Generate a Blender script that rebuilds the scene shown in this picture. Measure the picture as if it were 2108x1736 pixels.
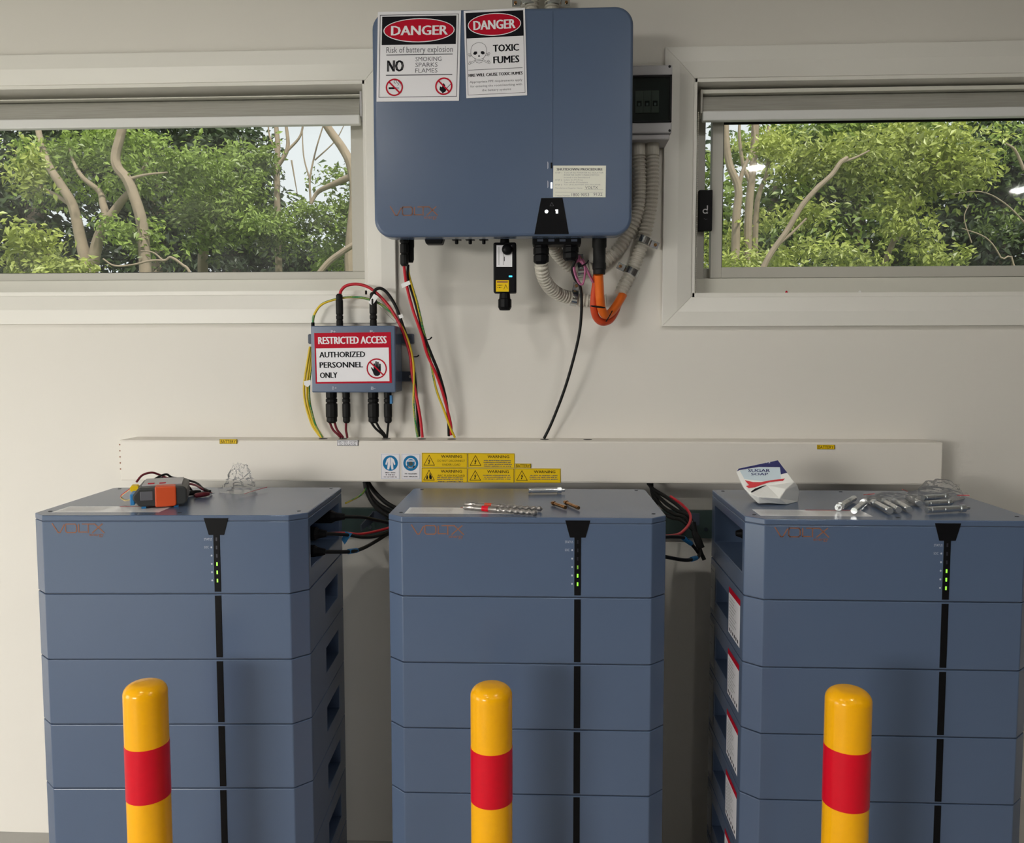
import bpy, math, random
from mathutils import Vector, Matrix
R = random.Random(11)
PI = math.pi
for o in list(bpy.data.objects): bpy.data.objects.remove(o)
scene = bpy.context.scene
COL = scene.collection
rad = math.radians

# ------------------------------------------------------------------ camera
W_PX, H_PX = 2108, 1736
F_PX, CX, CY = 1654.2, 1054.8, 856.3
EYE = Vector((0, 0, 1.5))
YAW, PITCH, ROLL = rad(2.48), rad(3.911), rad(-0.068)
FWD = Vector((-math.sin(YAW)*math.cos(PITCH), math.cos(YAW)*math.cos(PITCH), -math.sin(PITCH)))
_r = Vector((math.cos(YAW), math.sin(YAW), 0)); _u = _r.cross(FWD)
RGT = _r*math.cos(ROLL) + _u*math.sin(ROLL); UPV = _u*math.cos(ROLL) - _r*math.sin(ROLL)
cd = bpy.data.cameras.new('camera'); cam = bpy.data.objects.new('camera', cd); COL.objects.link(cam)
cd.sensor_fit = 'HORIZONTAL'; cd.sensor_width = 36; cd.lens = F_PX/W_PX*36
cd.shift_x = (W_PX/2-CX)/W_PX; cd.shift_y = (CY-H_PX/2)/W_PX
cd.clip_start = .05; cd.clip_end = 200
m = Matrix((RGT, UPV, -FWD)).transposed().to_4x4(); m.translation = EYE
cam.matrix_world = m; scene.camera = cam

def at(px, py, Y):
    """measured point of the photograph on the upright plane y = Y"""
    d = FWD + RGT*((px-CX)/F_PX) - UPV*((py-CY)/F_PX)
    return EYE + d*(Y/d.y)
def atz(px, py, Z):
    d = FWD + RGT*((px-CX)/F_PX) - UPV*((py-CY)/F_PX)
    return EYE + d*((Z-EYE.z)/d.z)

# ------------------------------------------------------------------ light
wd = bpy.data.worlds.new('world'); scene.world = wd; wd.use_nodes = True
bg = wd.node_tree.nodes['Background']
bg.inputs[0].default_value = (.93, .97, 1, 1); bg.inputs[1].default_value = 1.0
sd = bpy.data.lights.new('sun', 'SUN'); sd.energy = 3.4; sd.angle = rad(4); sd.color = (1, .95, .84)
sun = bpy.data.objects.new('sun', sd); COL.objects.link(sun)
sun.rotation_euler = (rad(38), 0, rad(28))
ad = bpy.data.lights.new('sky_outside_doorway', 'AREA'); ad.shape = 'RECTANGLE'; ad.size = 3.9; ad.size_y = 1.9
ad.energy = 740; ad.color = (1, .965, .91)
al = bpy.data.objects.new('sky_outside_doorway', ad); COL.objects.link(al)
al.location = (-4.4, -4.6, 2.35); al.rotation_euler = (rad(78), 0, rad(6))
ad2 = bpy.data.lights.new('sky_outside_side_door', 'AREA'); ad2.shape = 'RECTANGLE'; ad2.size = 1.8; ad2.size_y = 1.6
ad2.energy = 48; ad2.color = (1, .97, .93)
al2 = bpy.data.objects.new('sky_outside_side_door', ad2); COL.objects.link(al2)
al2.location = (-4.72, .2, 1.0); al2.rotation_euler = (0, rad(-72), 0)
vs = scene.view_settings
vs.view_transform = 'Standard'; vs.look = 'None'; vs.exposure = 0; vs.gamma = 1; vs.use_curve_mapping = False

# ------------------------------------------------------------------ materials
MATS = {}
def mat(name, col, rough=.5, metal=0, var=.06, scale=30, bump=0, bscale=200, emit=None, estr=0, coat=0, spec=.5):
    if name in MATS: return MATS[name]
    m = bpy.data.materials.new(name); m.use_nodes = True
    nt = m.node_tree; b = nt.nodes['Principled BSDF']
    tc = nt.nodes.new('ShaderNodeTexCoord')
    n = nt.nodes.new('ShaderNodeTexNoise'); n.inputs['Scale'].default_value = scale; n.inputs['Detail'].default_value = 4
    nt.links.new(tc.outputs['Object'], n.inputs['Vector'])
    mx = nt.nodes.new('ShaderNodeMix'); mx.data_type = 'RGBA'
    mx.inputs[6].default_value = (*[c*(1-var) for c in col], 1); mx.inputs[7].default_value = (*[min(1, c*(1+var)) for c in col], 1)
    nt.links.new(n.outputs[0], mx.inputs[0]); nt.links.new(mx.outputs[2], b.inputs['Base Color'])
    b.inputs['Roughness'].default_value = rough; b.inputs['Metallic'].default_value = metal
    b.inputs['Specular IOR Level'].default_value = spec
    if coat: b.inputs['Coat Weight'].default_value = coat; b.inputs['Coat Roughness'].default_value = .06
    if emit: b.inputs['Emission Color'].default_value = (*emit, 1); b.inputs['Emission Strength'].default_value = estr
    if bump:
        n2 = nt.nodes.new('ShaderNodeTexNoise'); n2.inputs['Scale'].default_value = bscale; n2.inputs['Detail'].default_value = 3
        nt.links.new(tc.outputs['Object'], n2.inputs['Vector'])
        bp = nt.nodes.new('ShaderNodeBump'); bp.inputs['Strength'].default_value = bump; bp.inputs['Distance'].default_value = .002
        nt.links.new(n2.outputs[0], bp.inputs['Height']); nt.links.new(bp.outputs[0], b.inputs['Normal'])
    MATS[name] = m; return m
def see_through(name, tint, gloss, rough=.03, veil=0, veil_col=(.8, .8, .8), bump=0):
    m = bpy.data.materials.new(name); m.use_nodes = True; nt = m.node_tree; nt.nodes.clear()
    out = nt.nodes.new('ShaderNodeOutputMaterial')
    t = nt.nodes.new('ShaderNodeBsdfTransparent'); t.inputs[0].default_value = (*tint, 1)
    g = nt.nodes.new('ShaderNodeBsdfGlossy'); g.inputs[1].default_value = rough
    fr = nt.nodes.new('ShaderNodeFresnel'); fr.inputs[0].default_value = 1.45
    mu = nt.nodes.new('ShaderNodeMath'); mu.operation = 'MULTIPLY'; mu.inputs[1].default_value = gloss
    mx = nt.nodes.new('ShaderNodeMixShader')
    nt.links.new(fr.outputs[0], mu.inputs[0]); nt.links.new(mu.outputs[0], mx.inputs[0])
    nt.links.new(t.outputs[0], mx.inputs[1]); nt.links.new(g.outputs[0], mx.inputs[2])
    last = mx
    if veil:
        d = nt.nodes.new('ShaderNodeBsdfDiffuse'); d.inputs[0].default_value = (*veil_col, 1)
        n = nt.nodes.new('ShaderNodeTexNoise'); n.inputs['Scale'].default_value = 9
        tc = nt.nodes.new('ShaderNodeTexCoord'); nt.links.new(tc.outputs['Object'], n.inputs['Vector'])
        k = nt.nodes.new('ShaderNodeMath'); k.operation = 'MULTIPLY'; k.inputs[1].default_value = veil*2
        nt.links.new(n.outputs[0], k.inputs[0])
        m2 = nt.nodes.new('ShaderNodeMixShader'); nt.links.new(k.outputs[0], m2.inputs[0])
        nt.links.new(mx.outputs[0], m2.inputs[1]); nt.links.new(d.outputs[0], m2.inputs[2]); last = m2
    if bump:
        n = nt.nodes.new('ShaderNodeTexNoise'); n.inputs['Scale'].default_value = 60; n.inputs['Detail'].default_value = 3
        bp = nt.nodes.new('ShaderNodeBump'); bp.inputs['Strength'].default_value = bump; bp.inputs['Distance'].default_value = .01
        nt.links.new(n.outputs[0], bp.inputs['Height'])
        nt.links.new(bp.outputs[0], g.inputs['Normal'])
    nt.links.new(last.outputs[0], out.inputs[0])
    MATS[name] = m; return m
def leaf_mat(name, a, b):
    m = bpy.data.materials.new(name); m.use_nodes = True; nt = m.node_tree; nt.nodes.clear()
    out = nt.nodes.new('ShaderNodeOutputMaterial'); at_ = nt.nodes.new('ShaderNodeAttribute'); at_.attribute_name = 'tone'
    mx = nt.nodes.new('ShaderNodeMix'); mx.data_type = 'RGBA'; mx.inputs[6].default_value = (*a, 1); mx.inputs[7].default_value = (*b, 1)
    nt.links.new(at_.outputs['Fac'], mx.inputs[0])
    d = nt.nodes.new('ShaderNodeBsdfDiffuse'); t = nt.nodes.new('ShaderNodeBsdfTranslucent'); g = nt.nodes.new('ShaderNodeBsdfGlossy')
    g.inputs[1].default_value = .45
    s = nt.nodes.new('ShaderNodeMixShader'); s.inputs[0].default_value = .28
    s2 = nt.nodes.new('ShaderNodeMixShader'); s2.inputs[0].default_value = .06
    for q in (d, t): nt.links.new(mx.outputs[2], q.inputs[0])
    nt.links.new(d.outputs[0], s.inputs[1]); nt.links.new(t.outputs[0], s.inputs[2])
    nt.links.new(s.outputs[0], s2.inputs[1]); nt.links.new(g.outputs[0], s2.inputs[2]); nt.links.new(s2.outputs[0], out.inputs[0])
    MATS[name] = m; return m
mat('wall_paint', (.74, .71, .65), .6, var=.015, scale=3, bump=.08, bscale=260)
mat('trim_paint', (.78, .76, .70), .4, var=.01, scale=4)
mat('ceiling_paint', (.40, .39, .37), .8, var=.01)  # grey chosen to cut bounce light from the unseen ceiling
mat('low_bounce_dark', (.10, .085, .075), .85, var=.2, scale=5)  # dark finish invented for the unseen walls, to cut bounce light
mat('concrete', (.42, .41, .385), .7, var=.15, scale=6, bump=.2)
mat('blue_shell', (.084, .121, .200), .26, var=.02, scale=8, bump=.02, bscale=900)
mat('blue_dark', (.06, .075, .11), .5, var=.03)
mat('black', (.005, .005, .006), .45, var=.1, spec=.12)
mat('black_rubber', (.008, .008, .008), .6, var=.1, spec=.25)
mat('black_gloss', (.005, .005, .006), .3, var=.05, spec=.12)
mat('void', (.01, .01, .01), .9)
mat('duct', (.76, .72, .65), .45, var=.012, scale=5)
mat('yellow_paint', (.93, .44, .003), .18, var=.02, spec=.35)
mat('red_tape', (.66, .003, .018), .28, var=.05, scale=60, spec=.3)
mat('white_print', (.80, .79, .82), .5, var=.01)
mat('label_gloss', (.80, .80, .82), .18, var=.03, scale=40)
mat('cream_print', (.80, .80, .70), .5, var=.01)
mat('ink', (.010, .010, .013), .6, spec=.08)
mat('grey_ink', (.12, .12, .135), .6, spec=.1)
mat('mid_ink', (.36, .36, .35), .6)
mat('red_ink', (.46, .004, .022), .55, spec=.12)
mat('blue_ink', (.008, .17, .38), .5, spec=.15)
mat('label_yellow', (.82, .55, .008), .45, var=.02, spec=.2)
mat('orange_ink', (.27, .115, .065), .5, spec=.2)
mat('pale_ink', (.42, .46, .54), .5)
mat('alu_frame', (.50, .485, .43), .4, var=.02)
mat('alu_pale', (.66, .645, .57), .4, var=.02)
mat('grey_plastic', (.40, .39, .40), .45, var=.02)
mat('conduit_grey', (.56, .53, .46), .45, var=.03)
mat('zinc', (.60, .62, .62), .2, metal=1, var=.15, scale=80)
mat('steel', (.64, .66, .66), .24, metal=.82, var=.08, scale=120)
mat('drill_steel', (.36, .34, .32), .28, metal=.8, var=.15, scale=90)
mat('brass', (.42, .22, .085), .22, metal=.95, var=.15, scale=90)
mat('cable_black', (.007, .007, .007), .5, spec=.3)
mat('cable_red', (.55, .015, .03), .35)
mat('cable_dark_red', (.16, .012, .025), .4)
mat('cable_orange', (.80, .15, .012), .38, var=.05)
mat('cable_red_orange', (.62, .07, .02), .38, var=.05)
mat('cable_pink', (.42, .12, .24), .4)
mat('cable_yellow', (.72, .50, .02), .4)
mat('cable_green', (.01, .20, .07), .4)
mat('tag_white', (.82, .82, .82), .5)
mat('tag_blue', (.02, .19, .45), .45)
mat('rail_green', (.035, .06, .055), .5, var=.1)
mat('tray_dark', (.045, .052, .052), .5)
mat('blind_grey', (.33, .32, .28), .8, var=.05)
mat('blind_white', (.74, .74, .72), .45, var=.01)
mat('chain_white', (.78, .76, .68), .4)
mat('meter_dark', (.03, .032, .032), .5, var=.1)
mat('meter_orange', (.62, .075, .012), .5, var=.03)
mat('strap_yellow', (.70, .58, .28), .6)
mat('bag_white', (.80, .80, .76), .5, var=.03, bump=.3, bscale=40)
mat('bag_navy', (.012, .014, .11), .45)
mat('bag_pale', (.55, .65, .70), .45)
mat('bag_red', (.60, .03, .04), .45)
mat('bark', (.30, .235, .175), .85, var=.35, scale=14, bump=.5, bscale=40)
mat('bark_pale', (.33, .26, .19), .85, var=.25, scale=14, bump=.4, bscale=40)
mat('grass', (.10, .16, .05), .9, var=.3, scale=6)
mat('led_green', (.3, .8, .1), .4, emit=(.42, .85, .07), estr=.75)
mat('led_white', (.9, .9, .9), .4, emit=(.95, 1, 1), estr=1.3)
mat('led_blue', (.1, .5, .9), .4, emit=(.03, .55, 1), estr=1.6)
mat('led_off', (.035, .035, .048), .4)
mat('lamp_lens', (.9, .9, .9), .4, emit=(1, .97, .92), estr=300)
see_through('glass', (.97, .985, .97), .75, veil=.035)
see_through('smoked', (.52, .57, .56), .8)
see_through('clear_bag', (.99, .99, .99), .8, rough=.13, veil=.06, veil_col=(1, 1, 1), bump=.5)  # white veil raised to paint the film's white highlights
leaf_mat('leaf_mid', (.018, .04, .012), (.34, .46, .09))  # leaf tones spread wide to paint highlights and dark gaps into the foliage
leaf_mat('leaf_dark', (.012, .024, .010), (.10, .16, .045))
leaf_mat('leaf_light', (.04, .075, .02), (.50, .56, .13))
# woven blind fabric: horizontal slub
_nt = MATS['blind_grey'].node_tree
for _n in _nt.nodes:
    if _n.type == 'TEX_NOISE':
        mp = _nt.nodes.new('ShaderNodeMapping'); mp.inputs['Scale'].default_value = (.25, 14, 14)
        _nt.links.new(_n.inputs[0].links[0].from_socket, mp.inputs[0]); _nt.links.new(mp.outputs[0], _n.inputs[0])
        _n.inputs['Scale'].default_value = 40
for _n in _nt.nodes:
    if _n.type == 'MIX': _n.inputs[6].default_value = (.25, .24, .21, 1); _n.inputs[7].default_value = (.46, .45, .40, 1)

# ------------------------------------------------------------------ mesh tools
def tag(o, label=None, cat=None, group=None, kind=None):
    if label: o['label'] = label
    if cat: o['category'] = cat
    if group: o['group'] = group
    if kind: o['kind'] = kind
    return o
def thing(name, loc, label=None, cat=None, group=None, rz=0, kind=None):
    o = bpy.data.objects.new(name, None); COL.objects.link(o)
    o.empty_display_size = .05; o.location = loc; o.rotation_euler = (0, 0, rz)
    return tag(o, label, cat, group, kind)
def ortho(d):
    d = d.normalized(); a = Vector((0, 0, 1)) if abs(d.z) < .9 else Vector((1, 0, 0))
    u = a.cross(d).normalized(); return u, d.cross(u)
def smooth_path(pts, n=6):
    pts = [Vector(p) for p in pts]
    if len(pts) < 3: return pts
    P = [pts[0]*2-pts[1]] + pts + [pts[-1]*2-pts[-2]]; out = []
    for i in range(1, len(P)-2):
        a, b, c, d = P[i-1:i+3]
        for k in range(n):
            t = k/n
            out.append(.5*((2*b)+(c-a)*t+(2*a-5*b+4*c-d)*t*t+(3*b-a-3*c+d)*t**3))
    out.append(pts[-1]); return out
class MB:
    def __init__(s): s.v = []; s.f = []; s.tone = None
    def add(s, vs, fs):
        o = len(s.v); s.v += [Vector(v) for v in vs]; s.f += [tuple(i+o for i in f) for f in fs]; return s
    def box(s, x0, x1, y0, y1, z0, z1):
        return s.add([(x0,y0,z0),(x1,y0,z0),(x1,y1,z0),(x0,y1,z0),(x0,y0,z1),(x1,y0,z1),(x1,y1,z1),(x0,y1,z1)],
                     [(3,2,1,0),(4,5,6,7),(0,1,5,4),(1,2,6,5),(2,3,7,6),(3,0,4,7)])
    def prism(s, poly, z0, z1, ax='z'):
        """poly counter-clockwise; ax z: (x,y) extruded in z; ax y: (x,z) extruded in y; ax x: (y,z) extruded in x"""
        n = len(poly)
        f = {'z': lambda p, h: (p[0], p[1], h), 'y': lambda p, h: (p[0], h, p[1]), 'x': lambda p, h: (h, p[0], p[1])}[ax]
        vs = [f(p, z0) for p in poly] + [f(p, z1) for p in poly]
        fs = [tuple(range(n-1, -1, -1)), tuple(range(n, 2*n))] + [(i, (i+1) % n, n+(i+1) % n, n+i) for i in range(n)]
        if ax == 'y': fs = [tuple(reversed(q)) for q in fs]
        return s.add(vs, fs)
    def tube(s, pts, r, n=10, sm=6, caps=True):
        p = smooth_path(pts, sm); N = len(p)
        rr = r if callable(r) else (lambda t: r)
        t0 = (p[1]-p[0]).normalized(); u, w = ortho(t0); vs = []; fs = []
        for i in range(N):
            t = (p[min(i+1, N-1)]-p[max(i-1, 0)])
            t = t.normalized() if t.length > 1e-9 else t0
            q = t0.rotation_difference(t); u = q @ u; w = q @ w; t0 = t; k = rr(i/(N-1))
            vs += [p[i]+u*(k*math.cos(2*PI*j/n))+w*(k*math.sin(2*PI*j/n)) for j in range(n)]
        for i in range(N-1):
            fs += [(i*n+j, i*n+(j+1) % n, (i+1)*n+(j+1) % n, (i+1)*n+j) for j in range(n)]
        if caps: fs += [tuple(range(n-1, -1, -1)), tuple((N-1)*n+j for j in range(n))]
        return s.add(vs, fs)
    def lathe(s, prof, o, d, n=20, twist=0, caps=True):
        """prof: (radius, distance along d)"""
        o = Vector(o); d = Vector(d).normalized(); u, w = ortho(d); vs = []; fs = []
        for r, h in prof:
            vs += [o+d*h+u*(r*math.cos(2*PI*j/n))+w*(r*math.sin(2*PI*j/n)) for j in range(n)]
        for i in range(len(prof)-1):
            fs += [(i*n+j, i*n+(j+1) % n, (i+1)*n+(j+1) % n, (i+1)*n+j) for j in range(n)]
        if caps: fs += [tuple(range(n-1, -1, -1)), tuple((len(prof)-1)*n+j for j in range(n))]
        return s.add(vs, fs)
    def poly3(s, pts): return s.add(pts, [tuple(range(len(pts)))])
    def build(s, name, m, parent=None, smooth=False, bevel=0, world=True, segs=2):
        """world: points are world points (parents built this way are unrotated); else parent-local"""
        me = bpy.data.meshes.new(name); off = Vector((0, 0, 0)); loc = Vector((0, 0, 0))
        if parent is None:
            lo = [min(v[i] for v in s.v) for i in range(3)]; hi = [max(v[i] for v in s.v) for i in range(3)]
            loc = Vector(((lo[0]+hi[0])/2, (lo[1]+hi[1])/2, lo[2])); off = loc
        elif world:
            q = parent
            while q: off = off + q.location; q = q.parent
        me.from_pydata([tuple(v-off) for v in s.v], [], s.f)
        if s.tone is not None:
            a = me.attributes.new('tone', 'FLOAT', 'FACE'); a.data.foreach_set('value', s.tone)
        me.materials.append(MATS[m] if isinstance(m, str) else m); me.update()
        if smooth:
            me.polygons.foreach_set('use_smooth', [True]*len(me.polygons))
            try: me.set_sharp_from_angle(angle=rad(40))
            except Exception: pass
        o = bpy.data.objects.new(name, me); COL.objects.link(o); o.location = loc
        if parent: o.parent = parent
        if bevel:
            b = o.modifiers.new('bevel', 'BEVEL'); b.width = bevel; b.segments = segs; b.limit_method = 'ANGLE'; b.angle_limit = rad(35)
        return o
def clone(o, parent=None, loc=None, name=None):
    c = o.copy(); COL.objects.link(c)
    if name: c.name = name
    c.parent = parent
    if loc is not None: c.location = loc
    for ch in list(o.children): clone(ch, c)
    return c
def single(name, mb, m, label, cat, group=None, **k):
    return tag(mb.build(name, m, None, **k), label, cat, group)

_TX = {}
def text_mesh(s, bold=0):
    k = (s, bold)
    if k not in _TX:
        cu = bpy.data.curves.new('t', 'FONT'); cu.body = s; cu.resolution_u = 2; cu.offset = bold; cu.fill_mode = 'FRONT'
        ob = bpy.data.objects.new('t', cu); me = ob.to_mesh()
        _TX[k] = ([(v.co.x, v.co.y) for v in me.vertices], [tuple(p.vertices) for p in me.polygons])
        ob.to_mesh_clear(); bpy.data.objects.remove(ob); bpy.data.curves.remove(cu)
    return _TX[k]
class Print:
    """flat print on a surface: drawing units (u right, v down) between three corners"""
    def __init__(s, tl, tr, bl, w, h, n=None):
        s.tl, s.ux, s.uy = Vector(tl), (Vector(tr)-Vector(tl))/w, (Vector(bl)-Vector(tl))/h
        s.n = Vector(n) if n else s.uy.cross(s.ux).normalized(); s.w, s.h = w, h; s.m = {}; s.cur = None
    def p(s, u, v, k=1): return s.tl + s.ux*u + s.uy*v + s.n*(.00025*k)
    def mb(s, m): return s.m.setdefault(s.cur or m, {}).setdefault(m, MB())
    def g(s, name): s.cur = name; return s
    def poly(s, m, pts, k=1):
        a = sum(pts[i][0]*pts[(i+1) % len(pts)][1]-pts[(i+1) % len(pts)][0]*pts[i][1] for i in range(len(pts)))
        if a > 0: pts = pts[::-1]
        s.mb(m).poly3([s.p(u, v, k) for u, v in pts]); return s
    def rect(s, m, x0, y0, x1, y1, k=1): return s.poly(m, [(x0, y0), (x1, y0), (x1, y1), (x0, y1)], k)
    def ell(s, m, cx, cy, rx, ry, k=1, n=36): return s.poly(m, [(cx+rx*math.cos(2*PI*i/n), cy+ry*math.sin(2*PI*i/n)) for i in range(n)], k)
    def line(s, m, pts, w, k=1, closed=False):
        q = pts+[pts[0]] if closed else pts
        for (x0, y0), (x1, y1) in zip(q, q[1:]):
            L = math.hypot(x1-x0, y1-y0) or 1; dx, dy = (x1-x0)/L*w/2, (y1-y0)/L*w/2
            s.poly(m, [(x0-dx-dy, y0-dy+dx), (x1+dx-dy, y1+dy+dx), (x1+dx+dy, y1+dy-dx), (x0-dx+dy, y0-dy-dx)], k)
        return s
    def ring(s, m, cx, cy, r, w, k=1, n=32, ry=None):
        ry = ry or r; b = s.mb(m); o = len(b.v)
        for i in range(n):
            c, d = math.cos(2*PI*i/n), math.sin(2*PI*i/n)
            b.v += [s.p(cx+(r+w/2)*c, cy+(ry+w/2)*d, k), s.p(cx+(r-w/2)*c, cy+(ry-w/2)*d, k)]
        b.f += [(o+2*i, o+2*i+1, o+2*((i+1) % n)+1, o+2*((i+1) % n)) for i in range(n)]; return s
    def text(s, m, t, x0, y0, x1, y1, k=1, bold=0):
        v, f = text_mesh(t); xs = [a for a, _ in v]; ys = [b for _, b in v]; e = bold*(y1-y0)
        ax, ay = (x1-x0-2*e)/(max(xs)-min(xs)), (y1-y0-2*e)/(max(ys)-min(ys))
        for i, (ex, ey) in enumerate(((0, 0),) if not bold else ((-e, 0), (e, 0))):
            s.mb(m).add([s.p(x0+e+ex+(a-min(xs))*ax, y1-e+ey-(b-min(ys))*ay, k+.5*i) for a, b in v], f)
        return s
    def scribble(s, m, x0, y0, x1, y1, k=1):
        x = x0; h = y1-y0
        while x < x1:
            w = min(R.uniform(.5, 1.1)*h, x1-x)
            s.rect(m, x, y0+R.uniform(0, .25)*h, x+w*.8, y1-R.uniform(0, .2)*h, k); x += w*(1 if R.random() > .18 else 1.7)
        return s
    def build(s, parent, world=True, names=None):
        """one part for each group of marks; a group may carry several inks"""
        for g, d in s.m.items():
            nm = (names or {}).get(g, g if g not in MATS else g.replace('_ink', '').replace('_print', '')+'_lettering')
            big = MB(); mi = []
            for i, b in enumerate(d.values()): big.add(b.v, b.f); mi += [i]*len(b.f)
            ms = list(d); o = big.build(nm, ms[0], parent, world=world)
            for q in ms[1:]: o.data.materials.append(MATS[q])
            o.data.polygons.foreach_set('material_index', mi)
    def plate(s, name, m, parent, t=.0012, world=True):
        c = [s.p(0, 0, 0), s.p(s.w, 0, 0), s.p(s.w, s.h, 0), s.p(0, s.h, 0)]
        b = MB().add([q for q in c]+[q-s.n*t for q in c], [(3,2,1,0),(4,5,6,7),(0,1,5,4),(1,2,6,5),(2,3,7,6),(3,0,4,7)])
        return b.build(name, m, parent, world=world)
def sign(name, label, cat, q, Y, w, h, base='white_print', group=None):
    """q: photo corners TL, TR, BL on plane Y"""
    a, b, c = [at(x, y, Y) for x, y in q]
    P = Print(a, b, c, w, h); t = thing(name, P.p(w/2, h, 0), label, cat, group)
    P.plate('plate', base, t); P.t = t; return P

# ------------------------------------------------------------------ setting
YW = 2.40
XL, XR, YB, ZC = -4.5, 4.2, -2.7, 2.78
l_x1 = at(756, 400, YW).x; l_z0 = at(600, 607.5, YW).z; l_z1 = at(600, 168.5, YW).z; l_x0 = -1.95
r_x0 = at(1425, 400, YW).x; r_z0 = at(1700, 611, YW).z; r_z1 = at(1700, 158, YW).z; r_x1 = 2.10
WT = .16
w = MB()
def wall_with_holes(mb, holes, x0, x1, z0, z1, y0, y1):
    xs = sorted({x0, x1, *[h[0] for h in holes], *[h[1] for h in holes]})
    for a, b in zip(xs, xs[1:]):
        cuts = [z0]+[q for h in holes if h[0] <= a and b <= h[1] for q in (h[2], h[3])]+[z1]
        for c, d in zip(cuts[::2], cuts[1::2]): mb.box(a, b, y0, y1, c, d)
wall_with_holes(w, [(l_x0, l_x1, l_z0, l_z1), (r_x0, r_x1, r_z0, r_z1)], XL, XR, 0, ZC, YW, YW+WT)
tag(w.build('wall_front', 'wall_paint'), 'off-white painted wall carrying the inverter between two windows', kind='structure')
tag(MB().box(XL-.16, XR+.16, YB-.16, YW+WT, -.15, 0).build('floor', 'concrete'), 'grey concrete floor of the battery room', kind='structure')
tag(MB().box(XL-.16, XR+.16, YB-.16, YW+WT, ZC, ZC+.12).build('ceiling', 'ceiling_paint'), 'unseen ceiling of the battery room, greyed to cut bounce light', kind='structure')
tag(MB().box(XR, XR+.16, YB, YW+WT, 0, ZC).build('wall_right', 'low_bounce_dark'), 'unseen side wall made dark to cut bounce light', kind='structure')
dx0, dx1, dz = -4.25, -2.35, 2.05      # open doorway that lets the daylight in
w = MB(); w.box(XL-.16, dx0, YB-.16, YB, 0, ZC); w.box(dx1, XR+.16, YB-.16, YB, 0, ZC); w.box(dx0, dx1, YB-.16, YB, dz, ZC)
tag(w.build('wall_back', 'low_bounce_dark'), 'unseen wall behind the viewer with an open doorway, made dark to cut bounce light', kind='structure')
w = MB(); w.box(XL-.16, XL, YB, -.65, 0, ZC); w.box(XL-.16, XL, 1.05, YW+WT, 0, ZC); w.box(XL-.16, XL, -.65, 1.05, 2.0, ZC)
tag(w.build('wall_left', 'wall_paint'), 'off-white painted side wall with an open side door', kind='structure')
tag(MB().box(-60, 60, -30, 60, -.6, -.35).build('ground', 'grass'), 'grassy ground outside the building', kind='structure')

def architrave(name, x0, x1, z0, z1, label):
    t = thing(name, ((x0+x1)/2, YW, z0-.085), label, kind='structure'); a, b = .043, .0855
    prof = [(0, .007), (a, .017), (b, .017)]
    def side(p0, p1, out0, out1, nm):
        # p0,p1 inner corners; out0,out1 outward directions (mitred)
        mb = MB(); vs = []
        for p, o in ((p0, out0), (p1, out1)):
            vs += [(p[0]+o[0]*d, YW-th, p[1]+o[1]*d) for d, th in prof]
            vs += [(p[0]+o[0]*b, YW-.0002, p[1]+o[1]*b), (p[0], YW-.0002, p[1])]
        mb.add(vs, [(0,1,6,5),(1,2,7,6),(2,3,8,7),(3,4,9,8),(4,0,5,9),(4,3,2,1,0),(5,6,7,8,9)])
        mb.build(nm, 'trim_paint', t, bevel=.0015)
    side((x0, z0), (x1, z0), (-1, -1), (1, -1), 'board'); side((x1, z1), (x0, z1), (1, 1), (-1, 1), 'board')
    side((x1, z0), (x1, z1), (1, -1), (1, 1), 'board'); side((x0, z1), (x0, z0), (-1, 1), (-1, -1), 'board')
architrave('trim_1', l_x0, l_x1, l_z0, l_z1, 'white mitred architrave around the left window')
architrave('trim_2', r_x0, r_x1, r_z0, r_z1, 'white mitred architrave around the right window')

YF = 2.50
def zz(py, Y, px=1090): return at(px, py, Y).z
# left window: fixed light
def lining(mb, x0, x1, z0, z1):
    e = .004
    mb.box(x0+e, x1-e, YW-.003, YW+WT, z0, z0+.012); mb.box(x0+e, x1-e, YW-.003, YW+WT, z1-.010, z1)
    mb.box(x0, x0+.010, YW-.003, YW+WT, z0, z1); mb.box(x1-.010, x1, YW-.003, YW+WT, z0, z1)
t = thing('window_1', ((l_x0+l_x1)/2, YF, l_z0), 'fixed aluminium framed window left of the inverter', kind='structure')
b = MB(); lining(b, l_x0, l_x1, l_z0, l_z1); b.build('reveal_lining', 'trim_paint', t)
gx1 = at(728, 400, YF+.03).x; gz0 = zz(563, YF+.03, 400); gz1 = zz(240, YF+.03, 400)
MB().box(l_x0+.011, l_x1-.011, YF-.012, YF+.05, l_z0+.013, zz(576, YF-.012, 400)).build('sill_member', 'alu_pale', t, bevel=.002)
b = MB(); b.box(l_x0+.011, l_x1-.011, YF, YF+.05, zz(576, YF-.012, 400), gz0).box(l_x0+.011, l_x1-.011, YF, YF+.05, gz1, l_z1-.011)
b.box(gx1, l_x1-.011, YF, YF+.05, gz0, gz1).box(l_x0+.011, l_x0+.06, YF, YF+.05, gz0, gz1); b.build('frame', 'alu_frame', t, bevel=.002)
b = MB(); b.box(l_x0+.06, gx1, YF+.028, YF+.033, gz0, gz0+.004).box(gx1-.004, gx1, YF+.028, YF+.033, gz0, gz1); b.build('gasket', 'black_rubber', t)
MB().box(l_x0+.055, gx1+.005, YF+.034, YF+.038, gz0-.005, gz1+.005).build('pane', 'glass', t)
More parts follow.
